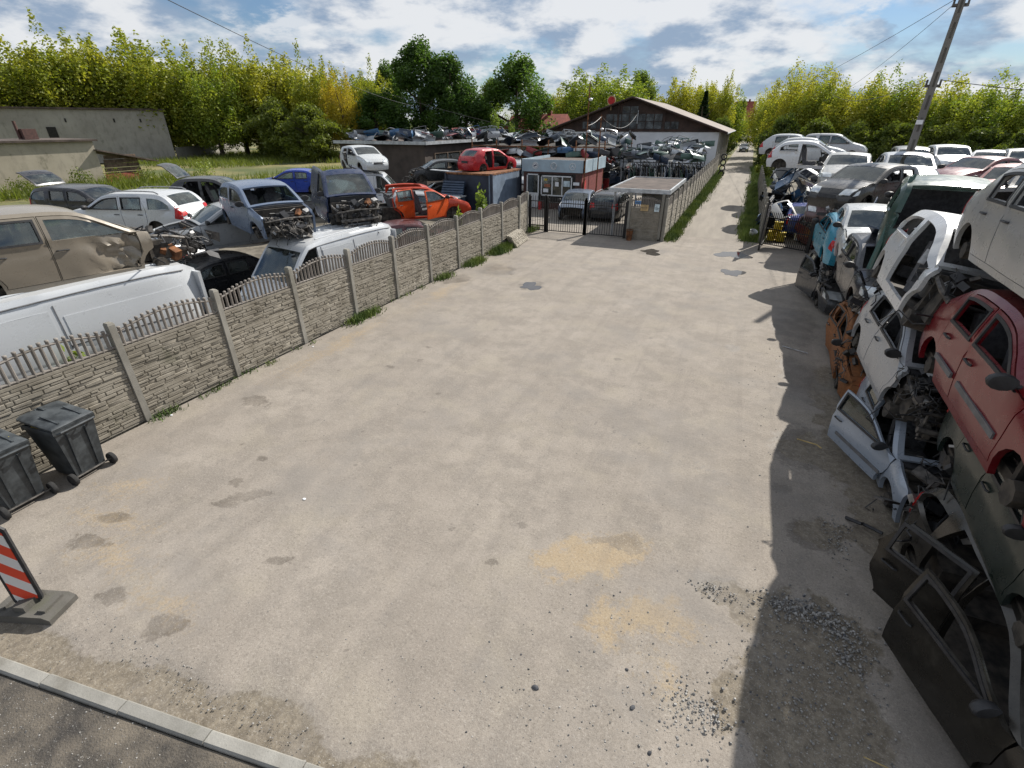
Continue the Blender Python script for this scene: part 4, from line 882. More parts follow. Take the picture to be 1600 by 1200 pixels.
for (x, z, w_, h_, mk) in ((-11.7, 1.15, .35, .22, 'whitepaper'), (-10.95, 1.55, .24, .26, 'whitepaper'), (-10.3, 1.6, .42, .34, 'pale'), (-11.72, 1.8, .2, .12, 'bag'), (-9.66, 1.62, .4, .18, 'whitepaper'), (-11.6, 1.45, .4, .18, 'rust_sign')):
    if mk == 'rust_sign': M[mk] = simple('orange_print', (.35, .12, .06), .5)
    tag(MB().box((x, oy0 - .075, z), (w_, .008, h_)).build('poster', M[mk], of), None)
jk = MB(); jk.box((0, 0, 0), (.05, .42, .62), taper=.7); jk.box((0, .24, -.02), (.05, .12, .56), (.15, 0, 0)); jk.box((0, -.24, -.02), (.05, .12, .56), (-.15, 0, 0)); jk.tube([(0, 0, .3), (0, 0, .42)], .03, 6)
M['redcloth'] = simple('red_workwear', (.42, .03, .03), .9); tag(jk.build('work_jacket', M['redcloth'], loc=(ox1 + .07, 32.7, 1.5)), 'red work jacket hanging on the side of the office kiosk', 'jacket')
fe = thing('fire_extinguisher', 'red canister standing beside the office door', 'extinguisher', (-11.95, 31.75, 0)); MB().lathe([(0, 0), (.1, 0), (.105, .05), (.105, .45), (.07, .54), (.03, .56), (0, .56)], 14).build('cylinder', M['redcloth'], fe); MB().box((0, 0, .6), (.05, .14, .06)).tube([(0, .05, .6), (0, .14, .45), (0, .13, .2)], .014, 5).build('valve_and_hose', M['black'], fe)
# ------------------------------------------------------------------ shipping container and folded tarpaulin crate
M['bluecont'] = simple('faded_blue_steel', (.17, .22, .29), .6, .1, .25, 1.5); M['navy'] = simple('navy_steel', (.018, .024, .042), .5, .1, .4, 2); M['tarp'] = simple('dark_blue_tarpaulin', (.03, .05, .085), .5, 0, .4, 3)
co = thing('container', 'faded blue steel container by the fence with a red hatchback on its roof', 'container', (-15.55, 31.0, 0))
cx, cy = 1.6, 2.3; mb = MB(); pts = []
n = 24
for k in range(n + 1):
    y = -cy + 2 * cy * k / n; pts.append((cx - (.035 if (k // 1) % 2 else 0), y))
mb.prism([(cx - .2, -cy)] + [(a, b) for a, b in pts] + [(cx - .2, cy)], .12, 2.22, axis='z'); mb.build('corrugated_side', M['bluecont'], co)
MB().box((-.1, 0, 1.15), (2 * cx - .25, 2 * cy - .06, 2.1)).build('wall', M['navy'], co); MB().box((0, 0, 2.27), (2 * cx, 2 * cy, .10)).build('roof', M['rustmetal'], co); MB().box((0, 0, .06), (2 * cx, 2 * cy, .12)).build('floor_frame', M['navy'], co)
for y in (-cy, cy):
    for x in (-cx, cx): MB().box((x * .985, y * .99, 1.15), (.14, .14, 2.3)).build('corner_post', M['navy'], co)
tp = MB()
for k in range(7):
    tp.box((-.9 + .02 * k, -cy - .18 - .10 * k, 1.75 - .13 * k), (1.5, .14, .16), (.65, 0, 0))
tag(tp.build('tarpaulin', M['tarp'], loc=(-15.55, 31.0, 0)), 'dark blue tarpaulin hanging down the front of the container', 'tarpaulin')
cr = thing('metal_crate', 'dark grey sheet-sided crate in front of the container', 'crate', (-16.3, 27.4, 0)); MB().box((0, 0, .55), (1.7, 1.3, 1.0)).build('crate_box', M['tarp'], cr); MB().box((0, 0, 1.08), (1.8, 1.4, .06)).box((.87, -.67, .55), (.06, .06, 1.1)).box((-.87, -.67, .55), (.06, .06, 1.1)).build('crate_frame', M['zinc'], cr)
tag(MB().box((0, 0, 0), (2.2, .5, .03), (0, .06, .25)).build('plank', M['zinc'], loc=(-17.2, 29.1, 2.36)), 'pale sheet metal plank sticking out over the container edge', 'plank')
# ------------------------------------------------------------------ long brown shed
M['shedwall'] = simple('brown_sheet_wall', (.055, .042, .035), .75, var=.35, scale=1.0)
sh = thing('long_shed', 'long low brown sheet-metal shed with car parts piled on its roof', 'shed')
sx0, sx1, sy0, sy1, shz = -33, -24.3, 37.6, 57.5, 3.5
mb = MB(); n = 60
prof = [(sx1 - (.03 if k % 2 else 0), sy0 + (sy1 - sy0) * k / n) for k in range(n + 1)]; mb.prism(prof + [(sx0, sy1), (sx0, sy0)], 0, shz, axis='z'); mb.build('wall', M['shedwall'], sh)
MB().box(((sx0 + sx1) / 2, (sy0 + sy1) / 2, shz + .09), (sx1 - sx0 + .7, sy1 - sy0 + .7, .18)).build('roof', M['felt'], sh); MB().box((sx1 + .36, (sy0 + sy1) / 2, shz + .10), (.06, sy1 - sy0 + .74, .24)).box(((sx0 + sx1) / 2, sy0 - .37, shz + .10), (sx1 - sx0 + .7, .06, .24)).build('roof_edge', M['zinc'], sh)
wf = MB()
for (y0_, y1_, z0_, z1_) in ((39, 45.5, 1.5, 1.6), (39, 45.5, 2.75, 2.85), (39, 39.1, 1.6, 2.75), (45.4, 45.5, 1.6, 2.75), (41.1, 41.2, 1.6, 2.75), (43.3, 43.4, 1.6, 2.75)): wf.box((sx1 + .04, (y0_ + y1_) / 2, (z0_ + z1_) / 2), (.08, y1_ - y0_, z1_ - z0_))
wfo = wf.build('window', M['wood'], sh)
for y0_ in (39.1, 41.2, 43.4): MB().box((sx1 + .02, y0_ + 1.03, 2.17), (.02, 2.0, 1.12)).build('pane', M['glass'], wfo)
# ------------------------------------------------------------------ hall with glazed gable
M['hallwood'] = simple('dark_stained_boards', (.045, .026, .02), .8, var=.4, scale=1.2); M['whitewash'] = simple('whitewashed_wall', (.60, .62, .65), .85, var=.10, scale=.5); M['sheetroof'] = simple('brown_grey_corrugated_roof', (.20, .165, .14), .8, var=.25, scale=.7)
t = NT('dusty_hall_glass'); p = t.pos(); t.set(Base_Color=t.mix(t.ramp(t.noise(p, 1.1, 4), .4, .7), (.012, .014, .016), (.11, .13, .14)), Roughness=t.ramp(t.noise(p, 2, 3), .3, .7, .12, .4)); M['hallglass'] = t.mat
ha = thing('hall', 'big hall with dark glazed gable, white wall and shallow pitched roof', 'hall')
hx0, hx1, hy0, hy1, ez, rz_ = -23.6, -3.5, 66.2, 92.0, 4.25, 7.65; hxm = (hx0 + hx1) / 2
MB().box((hxm, (hy0 + hy1) / 2, ez / 2), (hx1 - hx0, hy1 - hy0, ez)).build('wall', M['whitewash'], ha)
MB().prism([(hx0, ez + .01), (hx1, ez + .01), (hxm, rz_ - .1)], hy0 + .02, hy1 - .02).build('gable', M['hallwood'], ha)
for sg in (-1, 1):
    xe = hx0 - .9 if sg < 0 else hx1 + .9; ze = ez - .9 * (rz_ - ez) / (hxm - hx0) + .12; nn = 46
    mb = MB(); P = []
    for k in range(nn + 1):
        y = hy0 - .7 + (hy1 - hy0 + 1.2) * k / nn; dz = .05 if k % 2 else 0; P += [(hxm, y, rz_ + .1 + dz), (xe, y, ze + dz)]
    mb.add(P, [(2 * k, 2 * k + 1, 2 * k + 3, 2 * k + 2) for k in range(nn)]); mb.add([(x, y, z - .12) for x, y, z in P], [(2 * k, 2 * k + 2, 2 * k + 3, 2 * k + 1) for k in range(nn)]); rp = mb.build('roof', M['sheetroof'], ha)
    MB().tube([(hxm, hy0 - .72, rz_ + .05), (xe, hy0 - .72, ze - .0)], .11, 4).build('barge_board', M['hallwood'], rp); MB().tube([(xe, hy0 - .7, ze - .05), (xe, hy1, ze - .05)], .09, 6).build('gutter', M['zinc'], rp)
MB().box((hxm, hy0 - .03, ez), (hx1 - hx0, .1, .22)).build('lintel', M['hallwood'], ha)
gp = MB().box((0, 0, .5), (.86, .02, 1)).mesh('pane', M['hallglass'])
for x in np.arange(hx0 + 1.2, hx1 - 1.0, .96):
    zt = ez + (rz_ - ez) * (1 - abs(x + .45 - hxm) / (hxm - hx0)) - .55; z = ez + .2
    while z + .75 < zt: obj('pane', gp, ha, loc=(x + .45, hy0 - .005 + rnd.uniform(-.004, .004), z), scale=(1, 1, .74), rot=(rnd.uniform(-.03, .03), 0, rnd.uniform(-.03, .03))); z += .8
for x in (hx0 + 5, hxm - 1.6, hxm + 3.8): MB().box((x, hy0 - .06, ez + (rz_ - ez) * (1 - abs(x - hxm) / (hxm - hx0)) / 2), (.22, .12, (rz_ - ez) * (1 - abs(x - hxm) / (hxm - hx0)))).build('mullion', M['hallwood'], ha)
for y in np.arange(hy0 + .2, hy1, 3.6): MB().box((hx1 + .08, y, ez / 2), (.16, .3, ez)).build('pilaster', M['plaster'], ha)
MB().tube([(-12.8, hy0 - .2, 6.4), (-12.8, hy0 - .25, 5.0)], .05, 6).build('conduit', M['zinc'], ha)
ds = thing('round_roof_sign', 'small round red sign with pale rim on the hall roof slope', 'sign', (-16.0, 65.6, 6.4)); MB().lathe([(0, -.03), (.42, -.03), (.42, .03), (0, .03)], 16, 'y', (0, 0, 1.0)).build('disc', M['redcloth'], ds); MB().lathe([(.42, -.04), (.52, -.04), (.52, .04), (.42, .04), (.42, -.04)], 16, 'y', (0, 0, 1.0)).tube([(0, 0, 0), (0, 0, .5)], .04, 5).build('rim_and_post', M['tan'], ds)
def house(label, x, y, w, d_, ez_, rz2, wall, roof, ridge='x'):
    h = thing('house', label, 'house', (x, y, 0)); MB().box((0, 0, ez_ / 2), (w, d_, ez_)).build('wall', wall, h); e = .4
    if ridge == 'x': mb = MB().prism([(-d_ / 2 - e, ez_ - .1), (d_ / 2 + e, ez_ - .1), (0, rz2)], -w / 2 - e, w / 2 + e, axis='x')
    else: mb = MB().prism([(-w / 2 - e, ez_ - .1), (w / 2 + e, ez_ - .1), (0, rz2)], -d_ / 2 - e, d_ / 2 + e, axis='y')
    rf = mb.build('roof', roof, h); MB().box((w * .2, 0, rz2), (.6, .6, 1.2)).build('chimney', M['redwall'], rf)
    for k in (-1, 1): MB().box((k * w * .25, -d_ / 2 - .01, ez_ * .55), (1.0, .06, 1.2)).build('window', M['hallglass'], h)
M['redtile'] = simple('red_roof_tiles', (.25, .065, .045), .85, var=.25, scale=2)
house('red-roofed house at the far end of the lane', -4.3, 205, 6, 8, 6.4, 11.6, M['plaster2'], M['redtile']); house('low red-roofed building to the left behind the hall', -33.5, 88, 9, 9, 3.9, 6.4, M['plaster'], M['redtile'])
# ------------------------------------------------------------------ old plastered buildings far left
def slabwall(p, q, h, th): 
    d_ = Vector((q[0] - p[0], q[1] - p[1], 0)); a = math.atan2(d_.y, d_.x); n_ = Vector((-d_.y, d_.x, 0)).normalized() * th
    mb = MB(); V = [(p[0], p[1]), (q[0], q[1]), (q[0] + n_.x, q[1] + n_.y), (p[0] + n_.x, p[1] + n_.y)]; mb.prism(V, 0, h, axis='z'); return mb
gb = thing('old_grey_building', 'big grey plastered building with a blank wall at the left edge', 'building')
slabwall((-98, 13.5), (-81.1, 55.4), 6.7, 9).build('wall', M['plaster'], gb); rf = slabwall((-97.6, 13.4), (-80.8, 55.6), .22, 9.4); rf.v = [(x, y, z + 6.71) for x, y, z in rf.v]; rf.build('roof', M['felt'], gb)
def on_wall(u, z, w_, h_, nm, mt, par, p=(-98, 13.5), q=(-81.1, 55.4)):
    d_ = Vector((q[0] - p[0], q[1] - p[1], 0)); a = math.atan2(d_.y, d_.x); c = Vector((p[0], p[1], 0)) + d_ * u; return MB().box((0, 0, 0), (w_, .08, h_)).build(nm, mt, par, loc=(c.x + .02, c.y - .02, z), rot=(0, 0, a))
on_wall(.70, 3.9, 1.0, 1.4, 'window', M['darkroom'], gb)
for u in (.74, .86, .93): on_wall(u, 5.4, .18, .45, 'vent_slot', M['darkroom'], gb)
MB().box((-87.9, 38, 7.4), (1.2, 1.2, 1.4)).box((-87.9, 38, 8.15), (1.4, 1.4, .15)).build('chimney', M['redtile'], gb)
bb2 = thing('beige_outbuilding', 'low beige plastered outbuilding in front of the grey wall', 'building'); slabwall((-57.2, 8), (-54.2, 29.7), 3.6, 8).build('wall', M['plaster2'], bb2); rf = slabwall((-56.9, 7.8), (-53.9, 30.0), .16, 8.4); rf.v = [(x, y, z + 3.61) for x, y, z in rf.v]; rf.build('roof', M['felt'], bb2)
MB().box((-57, 26.4, 4.2), (1.0, 1.0, .8)).tube([(-57, 25.8, 3.9), (-57, 25.8, 5.2)], .12, 6).build('chimney', M['brownwall'], bb2)
lt = thing('lean_to', 'collapsing board lean-to with sloping roof beside the beige wall', 'lean-to'); 
for k in range(6): MB().box((-54.4, 31.6 + .02 * k, .45 + .36 * k), (.06, 3.4 - .1 * k, .32), (0, 0, rnd.uniform(-.03, .03))).build('board', M['wood'], lt)
MB().box((-56, 32.2, 2.35), (4.5, 5.4, .1), (-.22, .02, 0)).build('roof', M['felt'], lt); MB().box((-54.33, 31.4, .5), (.05, 3.0, .7)).build('base_panel', M['redtile'], lt)
lw = tag(slabwall((-81.5, 56.2), (-92.4, 78.2), 1.75, .3).build('garden_wall', M['plaster']), 'low plastered garden wall running back from the grey building', 'wall')
wfn = thing('rail_fence', 'weathered post and rail fence at the far side of the field', 'fence')
for k in range(14):
    p_ = Vector((-90, 80, 0)) + (Vector((-47, 76, 0)) - Vector((-90, 80, 0))) * (k / 13); MB().box((p_.x, p_.y, .7), (.14, .14, 1.4)).build('post', M['wood'], wfn)
for z in (.5, 1.2): MB().tube([(-90, 80, z), (-47, 76, z)], .06, 5).build('rail', M['wood'], wfn)
# ------------------------------------------------------------------ poles and wires
def sag(a, b, s_, n=14): a, b = Vector(a), Vector(b); return [a.lerp(b, k / n) - Vector((0, 0, s_ * 4 * (k / n) * (1 - k / n))) for k in range(n + 1)]
def wire(label, a, b, s_, r=.012): return tag(MB().tube(sag(a, b, s_), r, 4).build('overhead_wire', M['black']), label, 'wire')
M['poleconc'] = concrete('pole_concrete', (.20, .19, .175), (.28, .265, .245), (.13, .12, .11), 1.0)
up = thing('utility_pole', 'tall concrete utility pole rising from the stacked cars on the right', 'utility pole', (6.1, 27.2, 0))
mb = MB(); n = 26
mb.add([(-.15, -.11, 0), (.15, -.11, 0), (.15, .11, 0), (-.15, .11, 0), (-.085, -.06, 11.2), (.085, -.06, 11.2), (.085, .06, 11.2), (-.085, .06, 11.2)], [(0, 1, 5, 4), (1, 2, 6, 5), (2, 3, 7, 6), (3, 0, 4, 7), (4, 5, 6, 7)]); mb.build('shaft', M['poleconc'], up)
for k in range(9):
    z = 3.4 + .78 * k; w_ = .15 - .065 * z / 10.5; MB().box((0, -(.11 - .05 * z / 11.2) - .001, z), (w_ * .7, .006, .5)).build('recess_shade', M['rubber'], up)  # flat darker plates; the shade of the shaft hollows is put into colour
for z in (6.3, 8.85): MB().box((0, 0, z), (.5, .1, .1)).tube([(.22, 0, z), (.22, 0, z + .22)], .035, 6).tube([(-.22, 0, z), (-.22, 0, z + .22)], .035, 6).build('insulator_arm', M['engine'], up)
MB().box((-.05, -.14, 5.05), (.22, .05, .16)).build('number_plate', M['whitepaper'], up)
wire('upper wire from the utility pole down towards the lane trees', (5.9, 27.2, 9.05), (-1.5, 112, 8.6), .9); wire('lower wire from the utility pole down towards the right trees', (5.9, 27.2, 8.9), (6.5, 72, 7.2), .5); wire('wire running right from the utility pole', (6.3, 27.2, 6.5), (16, 24, 5.4), .2); wire('short wire left of the utility pole into the trees', (5.9, 27.2, 6.5), (6.0, 60, 7.4), .6)
wire('long wire crossing the sky above the left trees', (-13.5, 6.5, 8.6), (-32, 48, 6.6), .5); wire('pale wire sloping to the shed roof in front of the dark trees', (-37, 50, 8.0), (-23, 57, 4.3), .2, .018)
def thin_pole(label, x, y, h, lamps):
    p_ = thing('metal_pole', label, 'pole', (x, y, 0)); MB().tube([(0, 0, 0), (0, 0, h)], [.05, .035], 8).build('shaft', M['rustmetal'], p_)
    for z in lamps: MB().lathe([(0, -.1), (.09, -.08), (.12, 0), (.06, .06), (0, .07)], 10, 'z', (.12, -.08, z)).tube([(0, 0, z + .02), (.12, -.08, z + .06)], .015, 5).build('lamp', M['upvc'], p_)
    return p_
thin_pole('tall thin pole with small lamps in front of the office kiosk', -9.1, 31.9, 7.1, (6.25, 4.6)); thin_pole('shorter thin pole beside the office kiosk wall', -9.0, 34.6, 5.5, (4.7,))
wire('loose cable looping from the short pole to the hall', (-9.0, 34.6, 5.4), (-12.8, 66, 6.2), 1.1, .02); wire('cable from the short pole to the tall pole', (-9.0, 34.6, 5.4), (-9.1, 31.9, 4.9), .1, .015)
# ------------------------------------------------------------------ trees
def leafmat(name, a, b, c_):
    t = NT(name); P = t.pos(); oi = t.new('ShaderNodeObjectInfo'); n1 = t.noise(P, .42, 3, .6); n2 = t.noise(P, 2.6, 3, .6)
    col = t.mix(t.ramp(t.math('ADD', n1, t.math('MULTIPLY', t.math('SUBTRACT', oi.outputs['Random'], .5), .30)), .40, .62), a, b); col = t.mix(t.ramp(n2, .52, .72), col, c_)
    df = t.new('ShaderNodeBsdfDiffuse'); t.put(col, df.inputs[0]); tr = t.new('ShaderNodeBsdfTranslucent'); t.put(t.mix(1.0, col, (1.0, 1.0, .55), 'MULTIPLY'), tr.inputs[0]); gl = t.new('ShaderNodeBsdfGlossy'); gl.inputs['Roughness'].default_value = .5; gl.inputs[0].default_value = (.5, .5, .45, 1)
    m_ = t.new('ShaderNodeMixShader'); m_.inputs[0].default_value = .52; t.t.links.new(df.outputs[0], m_.inputs[1]); t.t.links.new(tr.outputs[0], m_.inputs[2])
    m2_ = t.new('ShaderNodeMixShader'); m2_.inputs[0].default_value = .05; t.t.links.new(m_.outputs[0], m2_.inputs[1]); t.t.links.new(gl.outputs[0], m2_.inputs[2]); t.t.links.new(m2_.outputs[0], t.out.inputs[0]); return t.mat
LM = {'y': leafmat('yellow_green_leaves', (.24, .29, .035), (.40, .40, .05), (.50, .44, .06)), 'Y': leafmat('yellow_leaves', (.38, .32, .03), (.52, .40, .04), (.28, .27, .03)), 'g': leafmat('fresh_green_leaves', (.18, .26, .035), (.32, .37, .05), (.40, .40, .055)), 'd': leafmat('dark_green_leaves', (.055, .115, .025), (.10, .18, .035), (.14, .23, .04)), 'l': leafmat('light_green_leaves', (.18, .26, .05), (.27, .33, .08), (.13, .20, .035)), 'b': leafmat('bush_leaves', (.09, .13, .022), (.16, .20, .033), (.21, .23, .035)), 'c': leafmat('conifer_needles', (.03, .06, .02), (.05, .085, .03), (.06, .10, .03))}
M['bark'] = simple('bark', (.07, .055, .04), .95, var=.4, scale=3)
def crown(seed, style, n):
    """unit crown: height 1 (z 0..1), radius 1; leaf faces spread over shoots and clumps"""
    rs = np.random.RandomState(seed); pts = []; nr = []
    if style == 'shoots':
        K = 60; per = int(n * .62) // K; q = rs.randn(int(n * .38), 3); q /= np.linalg.norm(q, axis=1)[:, None]; q *= (rs.rand(len(q)) ** .4)[:, None] * np.array([.92, .92, .40]); q[:, 2] += .40; pts.append(q)
        for k in range(K):
            a = rs.uniform(0, 6.28); r0 = .15 + .75 * rs.rand() ** .6; z0 = rs.uniform(0.02, .62); L = rs.uniform(.26, .46) * (1.25 - .55 * r0); top = 1 - .42 * r0 ** 2
            if z0 + L > top: z0 = top - L * rs.uniform(.8, 1.05)
            u = rs.rand(per) ** .8; wd = .27 * (1 - u) ** .6 * (.7 + .6 * rs.rand()) + .03; ang = rs.uniform(0, 6.28, per); rad = wd * np.sqrt(rs.rand(per))
            x = r0 * np.cos(a) * (1 + .12 * u) + rad * np.cos(ang); y = r0 * np.sin(a) * (1 + .12 * u) + rad * np.sin(ang); z = z0 + L * u + .03 * rs.randn(per); pts.append(np.stack([x, y, z], 1))
    elif style == 'round':
        K = 70; per = n // K
        for k in range(K):
            a = rs.uniform(0, 6.28); z0 = rs.uniform(.06, .95); prof = math.sin(math.pi * min(1, (z0 * .9 + .12))) ** .55 * (1.0 if z0 < .5 else (1.12 - .55 * z0)); r0 = prof * rs.uniform(.45, .92); s_ = rs.uniform(.14, .26)
            q = rs.randn(per, 3); q /= np.linalg.norm(q, axis=1)[:, None]; q *= (rs.rand(per) ** .45)[:, None] * np.array([s_, s_, s_ * .55]); pts.append(q + np.array([r0 * math.cos(a), r0 * math.sin(a), z0 * .96]))
    else:
        u = rs.rand(n) ** .8; ly = np.floor(u * 16) / 16; f = (u - ly) * 16; rad = (1 - ly) * (1.05 - .6 * f) * np.sqrt(rs.rand(n)); ang = rs.uniform(0, 6.28, n); pts.append(np.stack([rad * np.cos(ang), rad * np.sin(ang), u], 1))
    return np.vstack(pts)
def leaf_mesh(name, seed, style, n, leaf, mat, h, r):
    P = crown(seed, style, n) * np.array([r, r, h]); rs = np.random.RandomState(seed + 99); N_ = len(P); ax = rs.randn(N_, 3); ax[:, 2] += .6; ax /= np.linalg.norm(ax, axis=1)[:, None]; b = np.cross(ax, rs.randn(N_, 3)); b /= np.linalg.norm(b, axis=1)[:, None]; s1 = leaf * rs.uniform(.6, 1.3, N_)[:, None]; s2 = s1 * .55
    V = np.stack([P - ax * s1, P + b * s2, P + ax * s1, P - b * s2], 1).reshape(-1, 3); F = np.arange(N_ * 4).reshape(-1, 4); me = bpy.data.meshes.new(name); me.from_pydata(V.tolist(), [], F.tolist()); me.materials.append(mat); return me
def trunk_mesh(seed, h, r, limbs=7):
    rr = random.Random(seed); mb = MB(); top = h * .75; mb.tube([(0, 0, -.2), (rr.uniform(-.1, .1), rr.uniform(-.1, .1), h * .25), (rr.uniform(-.3, .3), rr.uniform(-.3, .3), h * .5), (rr.uniform(-.4, .4), rr.uniform(-.4, .4), top)], [.022 * h, .018 * h, .012 * h, .004 * h], 7)
    for k in range(limbs):
        a = rr.uniform(0, 6.3); z = h * rr.uniform(.18, .55); L = r * rr.uniform(.5, .9); mb.tube([(0, 0, z), (L * .5 * math.cos(a), L * .5 * math.sin(a), z + h * .1), (L * math.cos(a), L * math.sin(a), z + h * rr.uniform(.18, .3))], [.010 * h, .007 * h, .002 * h], 5)
    return mb.mesh('trunk', M['bark'])
TREES = [('y', -95.5, 43.6, 13.5, 5.2), ('y', -94.0, 46.8, 14.3, 4.9), ('y', -91.3, 49.9, 16.3, 4.9), ('y', -90.5, 55.1, 16.1, 5.2), ('y', -86.2, 58.2, 15.6, 5.3), ('y', -87.1, 63.9, 14.7, 4.7), ('g', -78.7, 61.7, 13.8, 3.9), ('y', -80.9, 68.5, 15.7, 4.4), ('y', -76.3, 70.7, 15.5, 4.7), ('y', -74.4, 75.5, 15.4, 3.8), ('y', -66.2, 72.2, 13.5, 3.6), ('Y', -59.8, 69.9, 12.5, 2.2), ('y', -61.9, 78.6, 13.4, 3.2), ('d', -63.6, 87.3, 14.9, 2.8), ('d', -51.6, 79.8, 16.9, 5.1), ('d', -46.8, 80.3, 14.8, 4.3), ('d', -42.9, 79.1, 10.6, 3.4), ('l', -43.7, 89.9, 12.2, 2.8), ('d', -36.2, 84.6, 14.5, 5.3), ('y', -36.0, 109.2, 11.2, 3.6), ('g', -27.8, 106.4, 15.0, 6.0), ('l', -22.8, 117.8, 14.7, 3.9), ('y', -13.2, 117.3, 13.3, 3.8), ('c', -8.8, 104.6, 10.0, 2.0), ('y', -6.9, 109.8, 12.2, 2.6),
 ('b', -102, 82, 10, 5.6), ('b', -78, 75, 9.6, 4.6), ('b', -104, 74, 9, 4.4), ('b', -68, 64, 8.4, 3.8), ('b', -60.4, 63.1, 7.7, 3.8), ('d', -56.5, 74, 9.5, 4.0),
 ('y', 1.9, 101.0, 10.4, 2.4), ('y', 3.4, 88.0, 11.1, 2.6), ('y', 5.3, 79.8, 11.9, 3.0), ('g', 8.2, 77.6, 10.8, 3.1), ('y', 11.1, 75.2, 10.1, 3.1), ('g', 14.1, 74.7, 10.4, 3.0), ('y', 16.9, 72.0, 9.9, 3.0), ('g', 19.3, 69.4, 9.4, 2.9), ('g', 21.5, 66.6, 8.8, 3.0), ('g', 24.0, 65.7, 8.8, 2.9), ('b', 3.2, 72, 6.0, 2.2), ('b', 6.6, 70, 5.6, 2.4), ('b', 10, 68.5, 5.2, 2.4), ('b', 13.4, 67, 5.2, 2.4), ('b', 16.4, 64.5, 5.0, 2.3), ('b', 19, 61.5, 4.8, 2.3), ('b', 21.5, 59, 4.8, 2.3), ('b', -4.9, 96, 6.0, 2.0), ('g', -5.6, 128, 11, 3.2), ('g', 5.2, 128, 11, 3.4), ('b', 2.6, 58, 3.6, 1.3), ('b', -.9, 160, 6, 3.5), ('y', -24, 125, 12, 4), ('d', -69, 88, 12.5, 4.2), ('y', -100, 40, 13.5, 5)]
KINDN = {'y': ('yellowing_tree', 'tall yellow-green tree'), 'Y': ('yellowing_tree', 'slender bright yellow tree'), 'g': ('green_tree', 'fresh green tree'), 'd': ('dark_tree', 'dense dark green tree'), 'l': ('light_tree', 'airy light green tree'), 'b': ('bush', 'low bushy tree'), 'c': ('conifer', 'narrow dark conifer')}
PROTO = {}
def ordinal(n):
    o_ = ['first', 'second', 'third', 'fourth', 'fifth', 'sixth', 'seventh', 'eighth', 'ninth', 'tenth', 'eleventh', 'twelfth', 'thirteenth', 'fourteenth', 'fifteenth', 'sixteenth', 'seventeenth', 'eighteenth', 'nineteenth', 'twentieth']
    if n < 20: return o_[n]
    t_ = ['twenty', 'thirty', 'forty', 'fifty', 'sixty', 'seventy', 'eighty', 'ninety'][(n + 1) // 10 - 2]
    return (t_[:-1] + 'ieth') if (n + 1) % 10 == 0 else t_ + '-' + o_[(n + 1) % 10 - 1]
def scr(x, y, z=0):
    a = R(23.7); xc = x * math.cos(a) + y * math.sin(a); yc = -x * math.sin(a) + y * math.cos(a); return xc / max(.1, yc)
cnt = {}
for (k, x, y, h, r) in sorted(TREES, key=lambda q: scr(q[1], q[2])):
    sideR = scr(x, y) > .44; key = (k, sideR and k in 'yg', rnd.randrange(3) if k in 'yd' else 0)
    if key not in PROTO:
        st = {'y': 'shoots', 'Y': 'shoots', 'g': 'shoots', 'l': 'round', 'd': 'round', 'b': 'round', 'c': 'cone'}[k]; hh = 14 if k not in 'b' else 7; rr_ = 4.5 if k not in 'bc' else (4 if k == 'b' else 1.6); lf = .165 if not key[1] else .14
        if k == 'b': lf = .16
        PROTO[key] = (leaf_mesh('crown', 11 * len(PROTO) + 3, st, 21000 if k in 'ydg' else 12000, lf, LM[k], hh * .93, rr_), trunk_mesh(len(PROTO), hh, rr_), hh, rr_)
    cm, tm, hh, rr_ = PROTO[key]; nm, lb = KINDN[k]; zone = 'right of the lane' if sideR else ('behind the hall' if scr(x, y) > .06 and y > 90 else ('in the middle behind the shed' if scr(x, y) > -.32 else 'in the row beyond the left field')); q = (lb, zone); cnt[q] = cnt.get(q, 0) + 1
    tr_ = thing(nm, '%s %s, %s from left' % (lb, zone, ordinal(cnt[q] - 1)), 'bush' if k == 'b' else 'tree', (x, y, 0), (0, 0, rnd.uniform(0, 6.3)), 'trees ' + zone); tr_.scale = (r / rr_ * (1.5 if k == 'd' else 1.42), r / rr_ * (1.5 if k == 'd' else 1.42), h / hh * (1.07 if k == 'y' and not sideR else 1))
    obj('crown', cm, tr_, loc=(0, 0, hh * .07)); obj('trunk', tm, tr_)
# grass, weeds --------------------------------------------------------------------------------
def blades(label, regions, seed, hmin, hmax, mat=None, name='grass'):
    rs = np.random.RandomState(seed); VV = []
    for (x0, x1, y0, y1, n, k) in regions:
        cl = max(1, n // 14); cx_, cy_ = rs.uniform(x0, x1, cl), rs.uniform(y0, y1, cl); i = rs.randint(0, cl, n); x = cx_[i] + rs.randn(n) * .07 * k; y = cy_[i] + rs.randn(n) * .12 * k; h = rs.uniform(hmin, hmax, n) * k; a = rs.uniform(0, 6.28, n); w_ = .006 * k + .006; lean = rs.uniform(.1, .7, n) * h; b_ = rs.uniform(0, 6.28, n)
        P0 = np.stack([x - w_ * np.cos(a), y - w_ * np.sin(a), np.zeros(n)], 1); P1 = np.stack([x + w_ * np.cos(a), y + w_ * np.sin(a), np.zeros(n)], 1); P2 = np.stack([x + lean * np.cos(b_), y + lean * np.sin(b_), h], 1); VV.append(np.stack([P0, P1, P2], 1).reshape(-1, 3))
    V = np.vstack(VV); me = bpy.data.meshes.new(name); me.from_pydata(V.tolist(), [], np.arange(len(V)).reshape(-1, 3).tolist()); me.materials.append(mat or M['grass_blade']); o = obj(name, me); return tag(o, label, 'grass', kind='stuff')
blades('green grass verge along both edges of the lane', [(.55, 1.15, 26.6, 34, 9000, 2.2), (.75, 1.2, 34, 52, 9000, 2.6), (.9, 2.2, 52, 75, 5000, 3.2), (-2.95, -2.55, 25.1, 40, 6500, 1.8), (-2.95, -2.4, 40, 66, 6000, 2.4)], 4, .06, .2)
